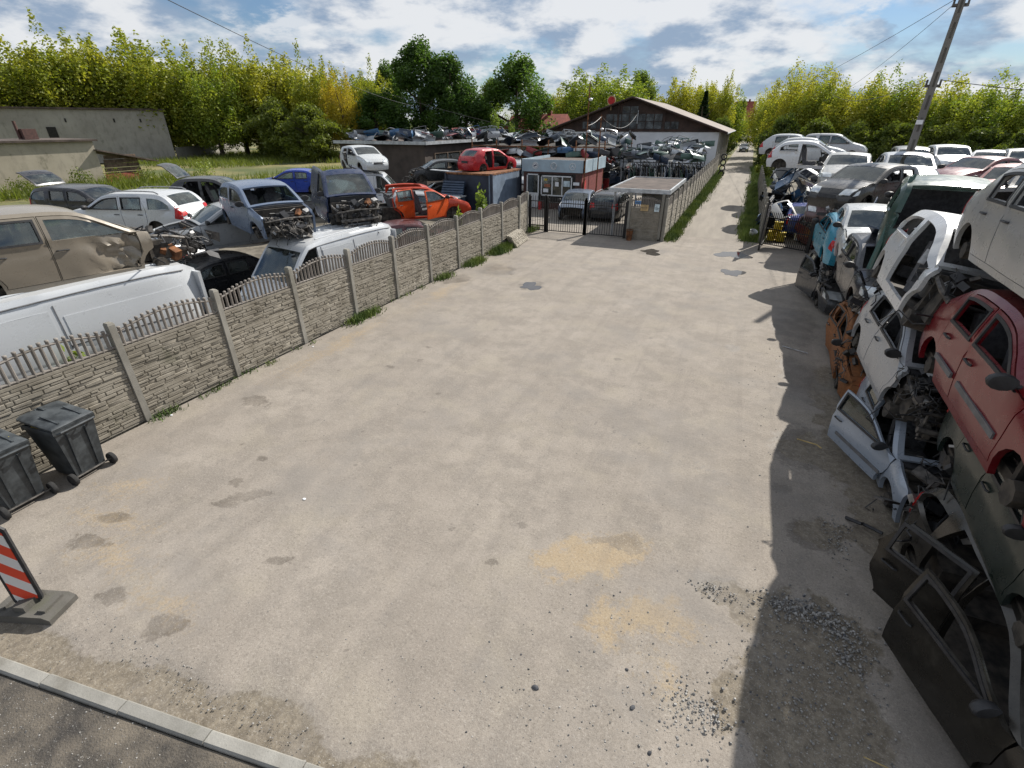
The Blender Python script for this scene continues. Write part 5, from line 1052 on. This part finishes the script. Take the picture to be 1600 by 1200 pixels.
blades('weeds and grass tufts growing along the foot of the left fence', [(-9.5, -9.3, 10.1, 11.2, 700, 1.5), (-9.5, -9.28, 14.9, 15.4, 260, 1.5), (-9.5, -9.15, 17.0, 18.0, 600, 1.8), (-9.5, -9.1, 19.2, 20.9, 1500, 2.0), (-9.9, -9.6, 24.6, 25.2, 260, 2.0), (-9.5, -9.38, 4.6, 4.9, 120, .9), (-9.5, -9.35, 5.2, 9, 220, .7), (-9.52, -9.3, 11.5, 16, 200, .8)], 6, .05, .16)
tag(blades('tall dry grass and weeds at the edge of the left field', [(-53, -49, 8, 36, 3500, 7), (-80, -60, 46, 62, 4500, 6), (-92, -50, 60, 76, 6000, 6), (-48, -30, 20, 55, 5000, 5)], 9, .05, .16, LM['b']), None)
def sapling(label, x, y, h, r, k='l', z=0):
    o = thing('sapling', label, 'plant', (x, y, z)); me = leaf_mesh('foliage', int(abs(x * 10)), 'shoots', 420, .075 * max(1, h * .6), LM[k], h, r); obj('foliage', me, o); MB().tube([(0, 0, 0), (.03, .02, h * .5), (.0, .0, h * .9)], [.02, .012, .005], 5).build('stem', M['bark'], o)
sapling('bright green sapling beside the container behind the fence', -11.4, 22.3, 2.6, .28); sapling('small green shoot peeping over the fence near the orange car', -10.6, 18.6, 2.15, .2); sapling('green leafy weed behind the pickets of the nearest white van', -10.05, 4.0, 1.75, .22, 'l'); sapling('tall pale green sapling growing out of the shed roof parts', -25.5, 53.6, 3.0, .5, 'l', 3.6); sapling('short pale sapling beside the tall one at the shed roof', -24.6, 56, 1.6, .4, 'l', 3.6); sapling('small shrub standing in the field before the grey building', -49, 36, 2.0, .9, 'l')
for i, (x, y, h) in enumerate([(-51.8, 26.5, 1.9), (-51.5, 29, 1.6), (-51, 31.5, 1.7), (-51.5, 22, 1.5), (-50.5, 34, 1.8)]): sapling('ragged weed bush before the beige wall, %s from the left' % ordinal([4 - 3, 2, 3, 0, 4][i]), x, y, h, .9, 'b')
# ------------------------------------------------------------------ the wrecks
WHITE, SILVER, GREY, BLACK, BEIGE = (.56, .58, .60), (.33, .345, .36), (.14, .147, .16), (.014, .015, .018), (.225, .195, .155)
# left of the fence
car('large white panel van close behind the left fence', 'van', WHITE, (-11.5, 3.5), -90 - 7, name='panel_van', cat='van', glass='w', scale=1.0).scale = (1.32, 1.0, 1.06)
car('gold-beige estate with crumpled front door lying on the nearest white van', 'wagon', BEIGE, (-11.5, 4.95), 90 - 9, z=2.22, crumple=.16, stripped=2, glass='bs', rails=False, tilt=(0, 1), nolights=True)
car('white panel van under the small blue hatchback', 'van', WHITE, (-11.25, 11.3), -90 - 8, name='panel_van', cat='van', doors='', scale=.93)
car('small slate-blue three-door hatchback with engine exposed on the second white van', 'three', (.13, .175, .26), (-12.75, 10.95), -22, z=2.05, stripped=1, glass='s', tilt=(0, 2))
car('dark blue cut-off high-roofed van cab with stripped front on the second white van', 'kangoo', (.014, .03, .085), (-12.0, 13.5), -36, z=1.98, scale=.97, cut=True, stripped=2, name='delivery_van', cat='van', glass='wbs', doors='fF')
car('silver saloon with black bonnet opening on a dark car', 'sedan', SILVER, (-15.2, 11.5), -112, z=1.3, hood=False, wheels='')
car('dark car squashed under the silver saloon', 'hatch', BLACK, (-14.7, 9.8), -100, z=0, scale=.95, inner=False)
car('white estate with roof rails and red tail light behind the beige one', 'wagon', WHITE, (-19.2, 11.1), 198, z=1.5, rails=True)
car('dark car carrying the white estate', 'sedan', GREY, (-19.3, 11.3), 190, z=.15, inner=False)
car('black estate with raised tailgate before the beige wall', 'wagon', (.02, .022, .03), (-24.4, 12.6), 14, z=1.3, tail_open=80)
car('grey hatchback carrying the black estate', 'hatch', GREY, (-24.2, 12.4), 20, z=-.05, inner=False)
car('charcoal hatchback with raised tailgate beside the field', 'hatch', (.035, .037, .04), (-22.6, 17.0), 28, z=1.35, tail_open=80, doors='FR')
car('blue-grey saloon under the charcoal hatchback', 'sedan', (.12, .15, .2), (-22.3, 16.8), 25, z=0, inner=False)
car('bright blue saloon with missing front wing beside the field', 'sedan', (.02, .055, .34), (-24.6, 23.6), -150, z=1.2, doors='FR')
car('dark saloon under the bright blue one', 'sedan', GREY, (-24.8, 23.7), -145, z=-.1, inner=False)
car('white box van beside the brown shed with a hatchback on top', 'van', WHITE, (-21.6, 26.4), 30, name='panel_van', cat='van', glass='w', scale=1.04)
car('silver-white hatchback on the white box van beside the shed', 'hatch', (.58, .60, .60), (-22.0, 27.0), -28, z=2.32, doors='f', glass='w')
car('orange-red hatchback stripped at the rear with doors ajar', 'hatch', (.52, .055, .02), (-13.2, 19.6), 47, z=1.05, scale=1.08, doors='fr', opened=(('f', 38), ('r', 24)), glass='s', tail=False, stripped=0, hood=False, front=False, mat='paint', cut=True, door_colors={'f': (.66, .095, .02), 'r': (.66, .095, .02)}, nolights=True)
car('dark maroon car squashed beneath the orange-red hatchback', 'three', (.10, .03, .035), (-12.2, 17.6), 40, z=0, scale=1.0)
car('silver hatchback behind the orange-red one', 'hatch', SILVER, (-15.6, 23.4), 40, z=.35)
car('black hatchback with torn-off front between van and container', 'hatch', (.025, .027, .03), (-18.7, 30.4), -135, z=1.45, stripped=1, doors='F')
car('grey car carrying the black torn hatchback', 'sedan', GREY, (-18.9, 30.6), -130, z=.05, inner=False)
car('red hatchback without doors on the container roof', 'hatch', (.42, .018, .025), (-15.55, 31.5), 72, z=2.14, doors='', glass='wb', front=False, hood=False)
car('white van half hidden between shed and office kiosk', 'van', WHITE, (-17.0, 41.0), -70, name='panel_van', cat='van', z=0)
car('silver-blue hatchback with crushed nose parked behind the gate', 'hatch', (.07, .10, .15), (-8.85, 30.0), -84, z=0, wheels='0123', front=False, hood=True)
car('dark estate parked with its back to the gate', 'wagon', (.03, .032, .036), (-7.0, 30.9), 91, z=0, wheels='0123', rails=True)
# right of the yard: the tall near stack, noses towards the camera
car('dark brown estate with both near doors open at the foot of the stack', 'wagon', (.018, .016, .013), (3.58, 4.5), -90, z=-.15, opened=(('f', 21), ('r', 40)), glass='', tail=True, seats=False, scale=.97)
car('dark green roofless wreck lying on the brown estate', 'sedan', (.012, .022, .018), (3.6, 5.35), -92, z=1.02, roof=False, tilt=(0, 3), scale=.9)
car('red saloon with grey rubbing strip high in the near stack', 'sedan', (.155, .005, .010), (3.66, 6.45), -92, z=1.72, glass='', tilt=(0, 0), scale=1.1, strips=True)
car('dusty silver saloon on top of the red one', 'sedan', (.34, .34, .335), (3.66, 7.3), -93, z=3.2, glass='', tilt=(0, -1))
car('pale silver-blue hatchback with one door swung open at the stack foot', 'hatch', (.30, .345, .41), (3.62, 8.6), -90, z=-.15, opened=(('f', 24),), glass='s', stripped=1, strips=True).scale = (1, 1, .87)
car('silver hatchback wedged above the rusty wreck', 'hatch', (.31, .325, .345), (3.4, 9.55), -88, z=.80, glass='', tilt=(-6, 3), stripped=2)
car('white doorless hatchback shell in the near stack', 'three', (.58, .59, .60), (3.38, 9.95), -91, z=1.98, doors='', glass='', tilt=(-12, 1), stripped=2, scale=1.12)
car('burnt orange-brown wreck at the foot of the stack', 'hatch', (.20, .085, .03), (3.5, 12.5), -93, z=-.2, mat='rust', glass='', seats=False, doors='fr', opened=(('r', 8),), nolights=True)
car('black hatchback with bent bumper above the burnt wreck', 'hatch', (.016, .018, .026), (3.55, 14.2), -90, z=1.1, glass='bs', tilt=(0, 0))
car('grey-black hatchback squashed at the foot under the turquoise one', 'hatch', (.05, .052, .056), (3.45, 18.3), -86, z=-.15, glass='s', opened=(('f', 14),))
car('turquoise hatchback in the far part of the near stack', 'hatch', (.03, .25, .38), (3.4, 18.6), 90, z=1.12, glass='', tail=True)
car('silver saloon with wing mirror below the green people carrier', 'sedan', (.42, .44, .45), (3.6, 17.2), -93, z=1.5, stripped=0, doors='f')
car('charcoal hatchback without front wheel high on the stack', 'hatch', (.035, .034, .033), (3.95, 21.7), 232, z=2.3, doors='FR', glass='w', hood=True)
car('dark green people carrier with its tailgate missing on the stack', 'mpv', (.02, .055, .045), (4.3, 15.3), 77, z=2.2, tail=False, glass='w', name='people_carrier', doors='FfRr', nolights=True, seats=False)
MB().box((.2, 0, .85), (.08, 1.5, 1.1)).build('dark_cabin_backdrop', M['seat'], bpy.data.objects['people_carrier'])  # added dark panel that makes the cabin read as unlit, not a car part
gp_ = MB().tube([(0, 0, 0), (.1, 0, 1.0), (.28, .05, 2.1)], [.07, .06, .045], 8).tube([(.12, .03, .9), (.42, .25, 2.2)], [.04, .03], 6).build('torn_pillar', M['paint'], color=(.03, .08, .06), loc=(2.95, 13.2, 2.0), rot=(-.25, .1, .2)); tag(gp_, 'torn dark green roof pillar slanting in front of the people carrier', 'car part')
# second column and back rows of the right lot
RL = [('dark saloon low behind the near stack', 'sedan', GREY, (6.2, 8.6), -90, 0), ('grey estate in the second column behind the red saloon', 'wagon', (.12, .12, .13), (6.3, 9.0), -88, 1.35), ('dark green hatchback with open engine bay at the right edge', 'hatch', (.02, .045, .035), (6.35, 12.1), -96, 2.45), ('silver hatchback low in the second column', 'hatch', SILVER, (6.2, 13.6), -90, .0), ('dark blue saloon midway up the second column', 'sedan', (.03, .04, .07), (6.3, 13.2), -92, 1.2), ('white hatchback peeping beside the green people carrier', 'hatch', WHITE, (6.5, 17.2), -88, 1.5),
 ('silver saloon facing the camera beyond the people carrier roof', 'sedan', (.36, .38, .41), (5.75, 25.6), -93, 2.55), ('pale saloon with clutter on its bonnet behind the charcoal hatchback', 'sedan', (.40, .40, .38), (3.95, 26.8), -100, 2.45), ('silver hatchback low between scrap heap and stack', 'hatch', SILVER, (4.6, 29.3), -88, 1.9), ('dark people carrier right behind the utility pole', 'mpv', (.08, .09, .10), (8.4, 37), -94, 2.1), ('pale hatchback in the rear row right of the pole', 'hatch', (.44, .46, .48), (9.9, 36.2), -92, 2.5), ('white saloon in the rear row with a maroon bonnet before it', 'sedan', (.48, .49, .52), (10.9, 33.5), -108, 2.4),
 ('maroon saloon lying in front of the rear row', 'sedan', (.13, .02, .025), (9.3, 29.4), -140, 2.3), ('dark grey saloon at the right edge of the rear row', 'sedan', (.09, .1, .11), (12.0, 33.0), -100, 2.5), ('pale red hatchback at the right edge below the rear row', 'hatch', (.32, .12, .11), (8.8, 24.2), -120, 2.25), ('black wreck with bent bonnet in the right lot', 'hatch', (.02, .022, .025), (6.6, 16.0), -110, 2.75), ('silver sport utility car at the back beside the trees', 'mpv', (.46, .47, .49), (6.0, 49.5), -12, 2.55), ('silver hatchback on the heap behind the white shell', 'hatch', (.50, .52, .53), (3.4, 38.4), -8, 2.75), ('pale grey hatchback farthest back on the heap', 'hatch', (.48, .50, .52), (2.7, 41.3), -10, 2.9), ('dark maroon car low behind the heap', 'sedan', (.12, .02, .02), (5.6, 35.2), -80, 1.75), ('grey saloon roof between heap and pale saloon', 'sedan', (.35, .37, .39), (5.2, 30.3), -92, 1.5)]
for i, (lb, tn, c_, p_, hd, z) in enumerate(RL): car(lb, tn, c_, p_, hd, z=z, inner=(i in (2, 6, 7, 10, 15)), hood=(i not in (2, 15)))
SUP = [('grey', GREY, (5.6, 25.6)), ('white', WHITE, (8.4, 37)), ('red', (.25, .03, .03), (9.9, 36.2)), ('blue', (.04, .08, .2), (10.9, 33.5)), ('silver', SILVER, (9.3, 29.4)), ('black', BLACK, (12, 33)), ('green', (.03, .07, .05), (8.8, 24.2)), ('beige', BEIGE, (6.5, 17.2)), ('dark red', (.12, .02, .02), (3.9, 26.8)), ('dark grey', (.06, .06, .065), (6.0, 49.5))]
for i, (cn, c_, p_) in enumerate(SUP):
    for lv in range(2 if p_[1] > 20 else 1): car('%s car %s of a pile in the right lot' % (cn, ('at the bottom', 'in the middle')[lv]), 'hatch' if (i + lv) % 2 else 'sedan', c_ if lv == 0 else tuple(min(.7, k * .6 + .1) for k in c_), (p_[0], p_[1] + .2 * lv), -90 + 7 * ((i * 3 + lv) % 5 - 2), z=-.15 + 1.2 * lv, inner=False)
car('white three-door shell without doors perched on the scrap heap', 'three', (.66, .67, .68), (3.0, 33.2), -8, z=2.62, doors='', glass='b', stripped=1, scale=1.08)
car('blue saloon parked behind the low right gate', 'sedan', (.025, .05, .24), (3.3, 30.2), 84, z=0, wheels='0123')
car('dark car driving far down the lane', 'hatch', (.06, .065, .07), (-1.1, 118), -90, z=0, wheels='0123')
def tangle(label, loc, seed, size=1.0):
    rr = random.Random(seed); mb = MB()
    for k in range(20):
        a = Vector((rr.gauss(0, .12), rr.gauss(0, .35), rr.uniform(-.05, .15))); P = [a]
        for j in range(6): a = a + Vector((rr.uniform(-.10, .07), rr.uniform(-.16, .16), -rr.uniform(-.03, .13))); P.append(a)
        mb.tube(P, rr.uniform(.005, .012), 5, mi=rr.choice((0, 0, 0, 1)))
    for k in range(9): mb.box((rr.gauss(0, .12), rr.gauss(0, .35), rr.uniform(-.35, .1)), (rr.uniform(.05, .16), rr.uniform(.08, .3), rr.uniform(.02, .12)), (rr.uniform(-1, 1), rr.uniform(-1, 1), rr.uniform(0, 3)), mi=rr.choice((0, 0, 1, 2)))
    for k in range(4):
        x, y, z = rr.gauss(0, .1), rr.gauss(0, .3), rr.uniform(-.3, .1); L = rr.uniform(.2, .5); mb.add([(x, y, z), (x + rr.uniform(-.1, .1), y + L, z - rr.uniform(0, .3)), (x + .08, y + L * .8, z - .35), (x + rr.uniform(-.1, .05), y + .1, z - .22)], [(0, 1, 2, 3)], rr.choice((0, 1)))
    o = mb.build('wiring_tangle', [M['black'], M['engine'], M['alu']], loc=loc, scale=(size,) * 3); return tag(o, label, 'wiring', 'wires and trim hanging from the wrecks')
for i, (lb, p_, sz) in enumerate([('under the red saloon sill', (2.9, 7.9, 1.75), 1.2), ('between the red saloon and the dusty silver one', (2.95, 8.9, 3.1), 1.2), ('from the nose of the pale silver-blue hatchback', (3.0, 6.75, .75), 1.6), ('under the wedged silver hatchback', (2.85, 10.9, 1.25), 1.4), ('from the burnt wreck', (2.75, 11.2, .7), 1.4), ('under the white doorless shell', (2.9, 11.5, 2.35), 1.3), ('from the black hatchback bumper', (2.85, 12.2, 1.7), 1.4), ('below the turquoise hatchback', (2.7, 16.6, 1.2), 1.4), ('inside the people carrier opening', (3.9, 13.3, 2.9), 1.8), ('under the charcoal hatchback nose', (2.9, 19.3, 2.5), 1.3), ('between the roofless wreck and the brown estate', (3.1, 6.1, 1.3), 1.3), ('from the beige estate front', (-11.1, 7.3, 2.8), 1.3), ('from the small blue hatchback front', (-11.0, 10.1, 2.6), 1.3), ('from the dark blue van front', (-10.9, 13.1, 2.8), 1.5), ('from the black torn hatchback front', (-19.9, 29.0, 1.9), 1.4), ('from the rear of the orange-red hatchback', (-14.2, 18.4, 1.3), 1.4)]): tangle('tangle of wires and trim hanging ' + lb, p_, 60 + i, sz * .72)
# ------------------------------------------------------------------ loose car parts
def centred(me):
    m2 = me.copy(); n = len(m2.vertices); a = np.zeros(n * 3); m2.vertices.foreach_get('co', a); a = a.reshape(-1, 3); lo, hi = a.min(0), a.max(0); m2.transform(Matrix.Translation((-(lo[0] + hi[0]) / 2, -(lo[1] + hi[1]) / 2, -lo[2]))); return m2
H_ = ctype('hatch'); W_ = ctype('wagon')
PART = {'bumper': centred(CACHE[('fb', 'hatch', 'paint')]), 'rear_bumper': centred(CACHE[('rb', 'hatch', 'paint')]), 'bonnet': centred(CACHE[('hood', 'hatch', 'paint')]), 'door': centred(CACHE[('door', 'hatch', 'front', -1, 'paint', 0)]), 'tailgate': centred(CACHE[('tg', 'hatch', 'paint')])}
CLR = [('white', (.5, .52, .54)), ('black', (.02, .02, .022)), ('silver', (.3, .32, .34)), ('navy', (.03, .05, .09)), ('white', (.55, .56, .57)), ('slate', (.1, .12, .15)), ('dark green', (.05, .10, .08)), ('red', (.25, .03, .03)), ('grey', (.2, .22, .25)), ('black', (.02, .025, .03)), ('cream', (.55, .56, .5)), ('blue', (.04, .12, .25))]
LOOSE = {}
def loose(kind, label, loc, rot, color, group, cat='car part'):
    nm = {'bumper': 'bumper', 'rear_bumper': 'bumper', 'bonnet': 'bonnet', 'door': 'car_door', 'tailgate': 'tailgate'}[kind]
    cn = None
    if isinstance(color[0], str): cn, color = color
    o = obj(nm, PART[kind], None, color=color, loc=loc, rot=rot); tag(o, label, cat, group)
    if cn: LOOSE.setdefault((cn + ' ' + nm.replace('_', ' '), label, group), []).append(o)
    return o
def name_loose():
    """each loose part: its colour and kind, then its place counted from the left"""
    for (lb, where, group), L in LOOSE.items():
        L.sort(key=lambda o: scr(o.location.x, o.location.y))
        for i, o in enumerate(L): o['label'] = ('%s %s' % (lb, where)) if len(L) == 1 else '%s %s, %s from left' % (lb, where, ordinal(i))
items = []
for k in range(34):
    y = 38.2 + 18.8 * (k + rnd.uniform(-.2, .2)) / 34; items.append(('roof', -24.9 - rnd.uniform(0, 1.4), y))
for k in range(16): items.append(('roof', -25 - 7.5 * (k / 16) + rnd.uniform(-.2, .2), 38.2 + rnd.uniform(0, 1.4)))
for (_, x, y) in items:
    for lv in range(2):
        loose(rnd.choice(['bumper', 'rear_bumper', 'bonnet', 'tailgate', 'rear_bumper', 'tailgate']), 'on the long shed roof', (x + rnd.uniform(-.3, .3), y + rnd.uniform(-.3, .3), 3.70 + lv * rnd.uniform(.2, .4)), (rnd.uniform(-.25, .25), rnd.uniform(-.3, .3), R(rnd.choice([0, 90, 180, 270])) + rnd.uniform(-.6, .6)), CLR[rnd.choice([1, 9, 3, 5, 2, 8, 1, 11, 0, 6, 7])], 'car parts on the shed roof')
# rack piled with bumpers behind the office
rk = thing('parts_rack', 'long steel rack crammed with bumpers behind the office kiosk', 'rack')
for x in np.linspace(-22.5, -10.6, 6):
    for y in (42.5, 53): MB().box((x, y, 1.9), (.08, .08, 3.8)).build('upright', M['rustmetal'], rk)
for z in (.5, 1.5, 2.5, 3.3):
    for y in (42.5, 53): MB().box((-16.5, y, z), (12, .06, .08)).build('beam', M['rustmetal'], rk)
    MB().box((-16.5, 47.8, z - .03), (11.8, 10.4, .03)).build('shelf', M['dark'], rk)
for k in range(48):      # front face of the rack
    x = -22.2 + 11.6 * ((k * 7) % 48) / 48; loose(rnd.choice(['bumper', 'rear_bumper', 'bumper', 'bonnet']), 'in the front of the rack behind the office', (x, 42.3 + rnd.uniform(-.2, .3), (.6, 1.55, 2.55)[k % 3] + rnd.uniform(0, .35)), (rnd.uniform(-.5, .5), rnd.uniform(-.9, .3), R(-90) + rnd.uniform(-.8, .8)), CLR[rnd.randrange(12)], 'parts in the rack behind the office')
for k in range(60):      # side facing the passage
    y = 42.6 + 10.5 * ((k * 11) % 60) / 60; loose(rnd.choice(['bumper', 'rear_bumper', 'bumper', 'door']), 'in the passage side of the rack', (-10.7 + rnd.uniform(-.35, .3), y, (.1, .75, 1.5, 2.3)[k % 4] + rnd.uniform(0, .3)), (rnd.uniform(-.5, .5), rnd.uniform(-.8, .4), rnd.uniform(-.6, .6)), CLR[rnd.choice([1, 1, 9, 5, 3, 0, 2, 7, 6])], 'parts in the rack behind the office')
for k in range(92):     # heaped on top
    x = -22.2 + 11.9 * rnd.random(); y = 42.6 + 10.6 * rnd.random(); loose(rnd.choice(['bumper', 'rear_bumper', 'bonnet', 'tailgate']), 'heaped on top of the rack', (x, y, 3.36 + rnd.uniform(0, .55)), (rnd.uniform(-.45, .45), rnd.uniform(-.5, .5), rnd.uniform(0, 6.3)), CLR[rnd.choice([0, 5, 2, 1, 1, 5, 6, 3, 9, 9])], 'parts in the rack behind the office')
# doors hanging in rows before the hall
dk = thing('door_rack', 'steel frame from which rows of car doors hang before the hall', 'rack')
for x in (-9.4, -6.5, -3.6):
    for y in (44.4, 48.4, 52.4): MB().tube([(x, y, 0), (x, y, 2.75)], .04, 6).build('upright', M['blackmetal'], dk)
for y in (44.4, 48.4, 52.4): MB().tube([(-9.5, y, 2.2), (-3.5, y, 2.2)], .035, 6).build('rail', M['blackmetal'], dk)
for r_ in range(3):
    for tier in range(2 if r_ == 0 else 1):
        for k in range(30):
            x = -9.3 + 5.7 * k / 29
            loose('door', ('in the front row hung before the hall', 'in the second row hung before the hall', 'in the third row hung before the hall')[r_] if not tier else 'stood under the front hanging row', (x, 44.4 + 4 * r_ + rnd.uniform(-.1, .1), (.78 if not tier else .02) + rnd.uniform(-.06, .06)), (rnd.uniform(-.06, .06), rnd.uniform(-.1, .1) + R(6), R(90) + rnd.uniform(-.25, .25)), CLR[rnd.choice([1, 1, 9, 3, 6, 5, 1, 0, 2])], 'doors hanging before the hall', 'car door')
for k in range(88):
    y_ = 44.2 + 11 * rnd.random(); loose(rnd.choice(['bonnet', 'bumper', 'rear_bumper', 'bonnet', 'tailgate']), 'laid over the hanging doors', (-9.2 + 5.6 * rnd.random(), y_, 2.2 + (y_ - 44) * .07 + rnd.uniform(0, .4)), (rnd.uniform(-.3, .3), rnd.uniform(-.3, .3), rnd.uniform(0, 6.3)), CLR[rnd.choice([0, 2, 6, 8, 5, 6, 5, 1, 1, 3, 9])], 'panels on top of the hanging doors')
# scrap heap right of the lane
for k in range(84):
    x = rnd.uniform(1.7, 5.8); y = rnd.uniform(32.8, 39)
    if k <= 14: x = rnd.uniform(1.6, 2.1); y = rnd.uniform(29.8, 33)
    z = rnd.uniform(.1, 2.3) * min(1, (y - 29) / 5)
    loose(rnd.choice(['bonnet', 'door', 'bumper', 'tailgate', 'rear_bumper']), 'in the scrap heap beside the lane', (x, y, z), (rnd.uniform(-1.0, 1.0), rnd.uniform(-1.0, 1.0), rnd.uniform(0, 6.3)), CLR[rnd.choice([1, 9, 5, 3, 0, 2, 8, 11, 10, 1])], 'panels in the right scrap heap')
for k in range(26):
    loose(rnd.choice(['bumper', 'door', 'rear_bumper', 'tailgate', 'bonnet']), 'wedged in the near stack', (rnd.uniform(3.5, 5.2), 5 + 16 * k / 26, rnd.uniform(.3, 2.6)), (rnd.uniform(-1, 1), rnd.uniform(-1, 1), rnd.uniform(0, 6.3)), CLR[rnd.choice([1, 9, 5, 3, 1, 2])], 'panels wedged in the near stack')
name_loose()
loose('bonnet', 'cream bonnet lying on the scrap heap beside the charcoal hatchback', (3.0, 27.6, 2.3), (.35, .1, 1.2), (.50, .43, .32), None); loose('tailgate', 'white tailgate at the foot of the scrap heap by the lane fence', (1.9, 28.9, .9), (.5, .3, .6), (.62, .6, .56), None)
M['yellow'] = simple('yellow_plastic', (.55, .42, .03), .35)
for i, (x, y, z) in enumerate([(1.75, 27.3, 0), (2.15, 27.2, 0), (1.8, 27.9, 0), (1.95, 27.3, .45)]):
    yb = thing('yellow_cable_drum', 'yellow plastic drum behind the right gate, %s' % ('nearest the dark gate leaf', 'right one in front', 'rear one', 'lying on top')[i], 'drum', (x, y, z)); MB().lathe([(0, 0), (.2, 0), (.21, .04), (.18, .06), (.18, .17), (.21, .19), (.21, .24), (.18, .26), (.18, .38), (.2, .42), (0, .42)], 16).build('drum_shell', M['yellow'], yb); MB().lathe([(0, .42), (.05, .425), (.05, .45), (0, .45)], 10).build('drum_cap', M['black'], yb)
ut = MB(); ut.lathe([(0, 0), (.13, 0), (.17, .3), (.18, .31), (.16, .31), (.12, .02), (0, .02)], 16); tag(ut.build('bucket', M['upvc'], loc=(.85, 27.0, .16), rot=(.4, .3, 0)), 'white bucket tipped over in the lane verge', 'bucket'); ut2 = MB().lathe([(0, 0), (.13, 0), (.17, .3), (.18, .31), (.16, .31), (.12, .02), (0, .02)], 16); tag(ut2.build('bucket', M['upvc'], loc=(2.9, 27.8, 0)), 'white bucket standing behind the blue saloon bumper', 'bucket')
ty = CACHE['tyre']
for i in range(4):
    o = obj('tyre', ty, None, loc=(-2.3, 60 + .0, .35 + .6 * i * .9), rot=(0, 0, 0)); tag(o, 'old black tyre in the standing pile at the lane fence end, %s from the ground' % ordinal(i), 'tyre', 'tyres by the lane fence')
pb = thing('waste_basket', 'rusty basket bin standing before the notice panel', 'basket', (-4.55, 24.45, 0)); MB().lathe([(.12, 0), (.17, .5), (.15, .5), (.10, .02), (0, .02)], 10).build('basket', M['rustmetal'], pb); MB().lathe([(.165, .48), (.185, .48), (.185, .52), (.165, .52), (.165, .48)], 12).build('rim', M['wood'], pb)
# litter on the yard
for i, (lb, P_, r_, mt) in enumerate([('yellow dry stick lying in the shade near the open silver door', [(1.75, 8.7, .02), (2.05, 8.62, .03), (2.12, 8.55, .02)], .012, 'twig'), ('thin silver rod on the ground before the burnt wreck', [(1.7, 13.2, .02), (2.25, 12.9, .04)], .012, 'alu'), ('black torn rubber strip beside the stack', [(2.25, 6.75, .03), (2.4, 6.62, .08), (2.45, 6.7, .03), (2.65, 6.55, .06)], .025, 'black'), ('dry stick in the shaded gravel', [(1.95, 3.35, .02), (2.2, 3.33, .02)], .006, 'twig')]): tag(MB().tube(P_, r_, 5).build('litter', M[mt]), lb, 'litter')
for i, (x, y, s_) in enumerate([(-.95, 2.75, .035), (-.02, 2.95, .03), (.32, 2.2, .03), (-.15, 3.3, .022), (.2, 2.62, .025)]): tag(MB().lathe([(0, 0), (s_, .1 * s_), (s_ * .9, s_ * .6), (s_ * .3, s_), (0, s_)], 6, 'z').build('loose_stone', M['darkstone'], loc=(x, y, 0), rot=(.2, .15 * i, i), scale=(1.15, .75, .75)), 'dark fist-sized stone lying on the sunlit concrete, %s from the camera' % ordinal([2, 3, 0, 4, 1][i]), 'stone', 'dark loose stones')
for i, (x, y) in enumerate([(-9.3, 4.75), (-5.15, 3.95), (-9.2, 8.4)]): tag(MB().lathe([(0, 0), (.05, .01), (.06, .05), (.03, .07), (0, .07)], 7, 'z').build('paper_scrap', M['whitepaper'], loc=(x, y, 0), scale=(.5, .35, .25)), ('white scrap at the foot of a fence post', 'white scrap beside the oil spots', 'white scrap along the fence foot')[i], 'litter')
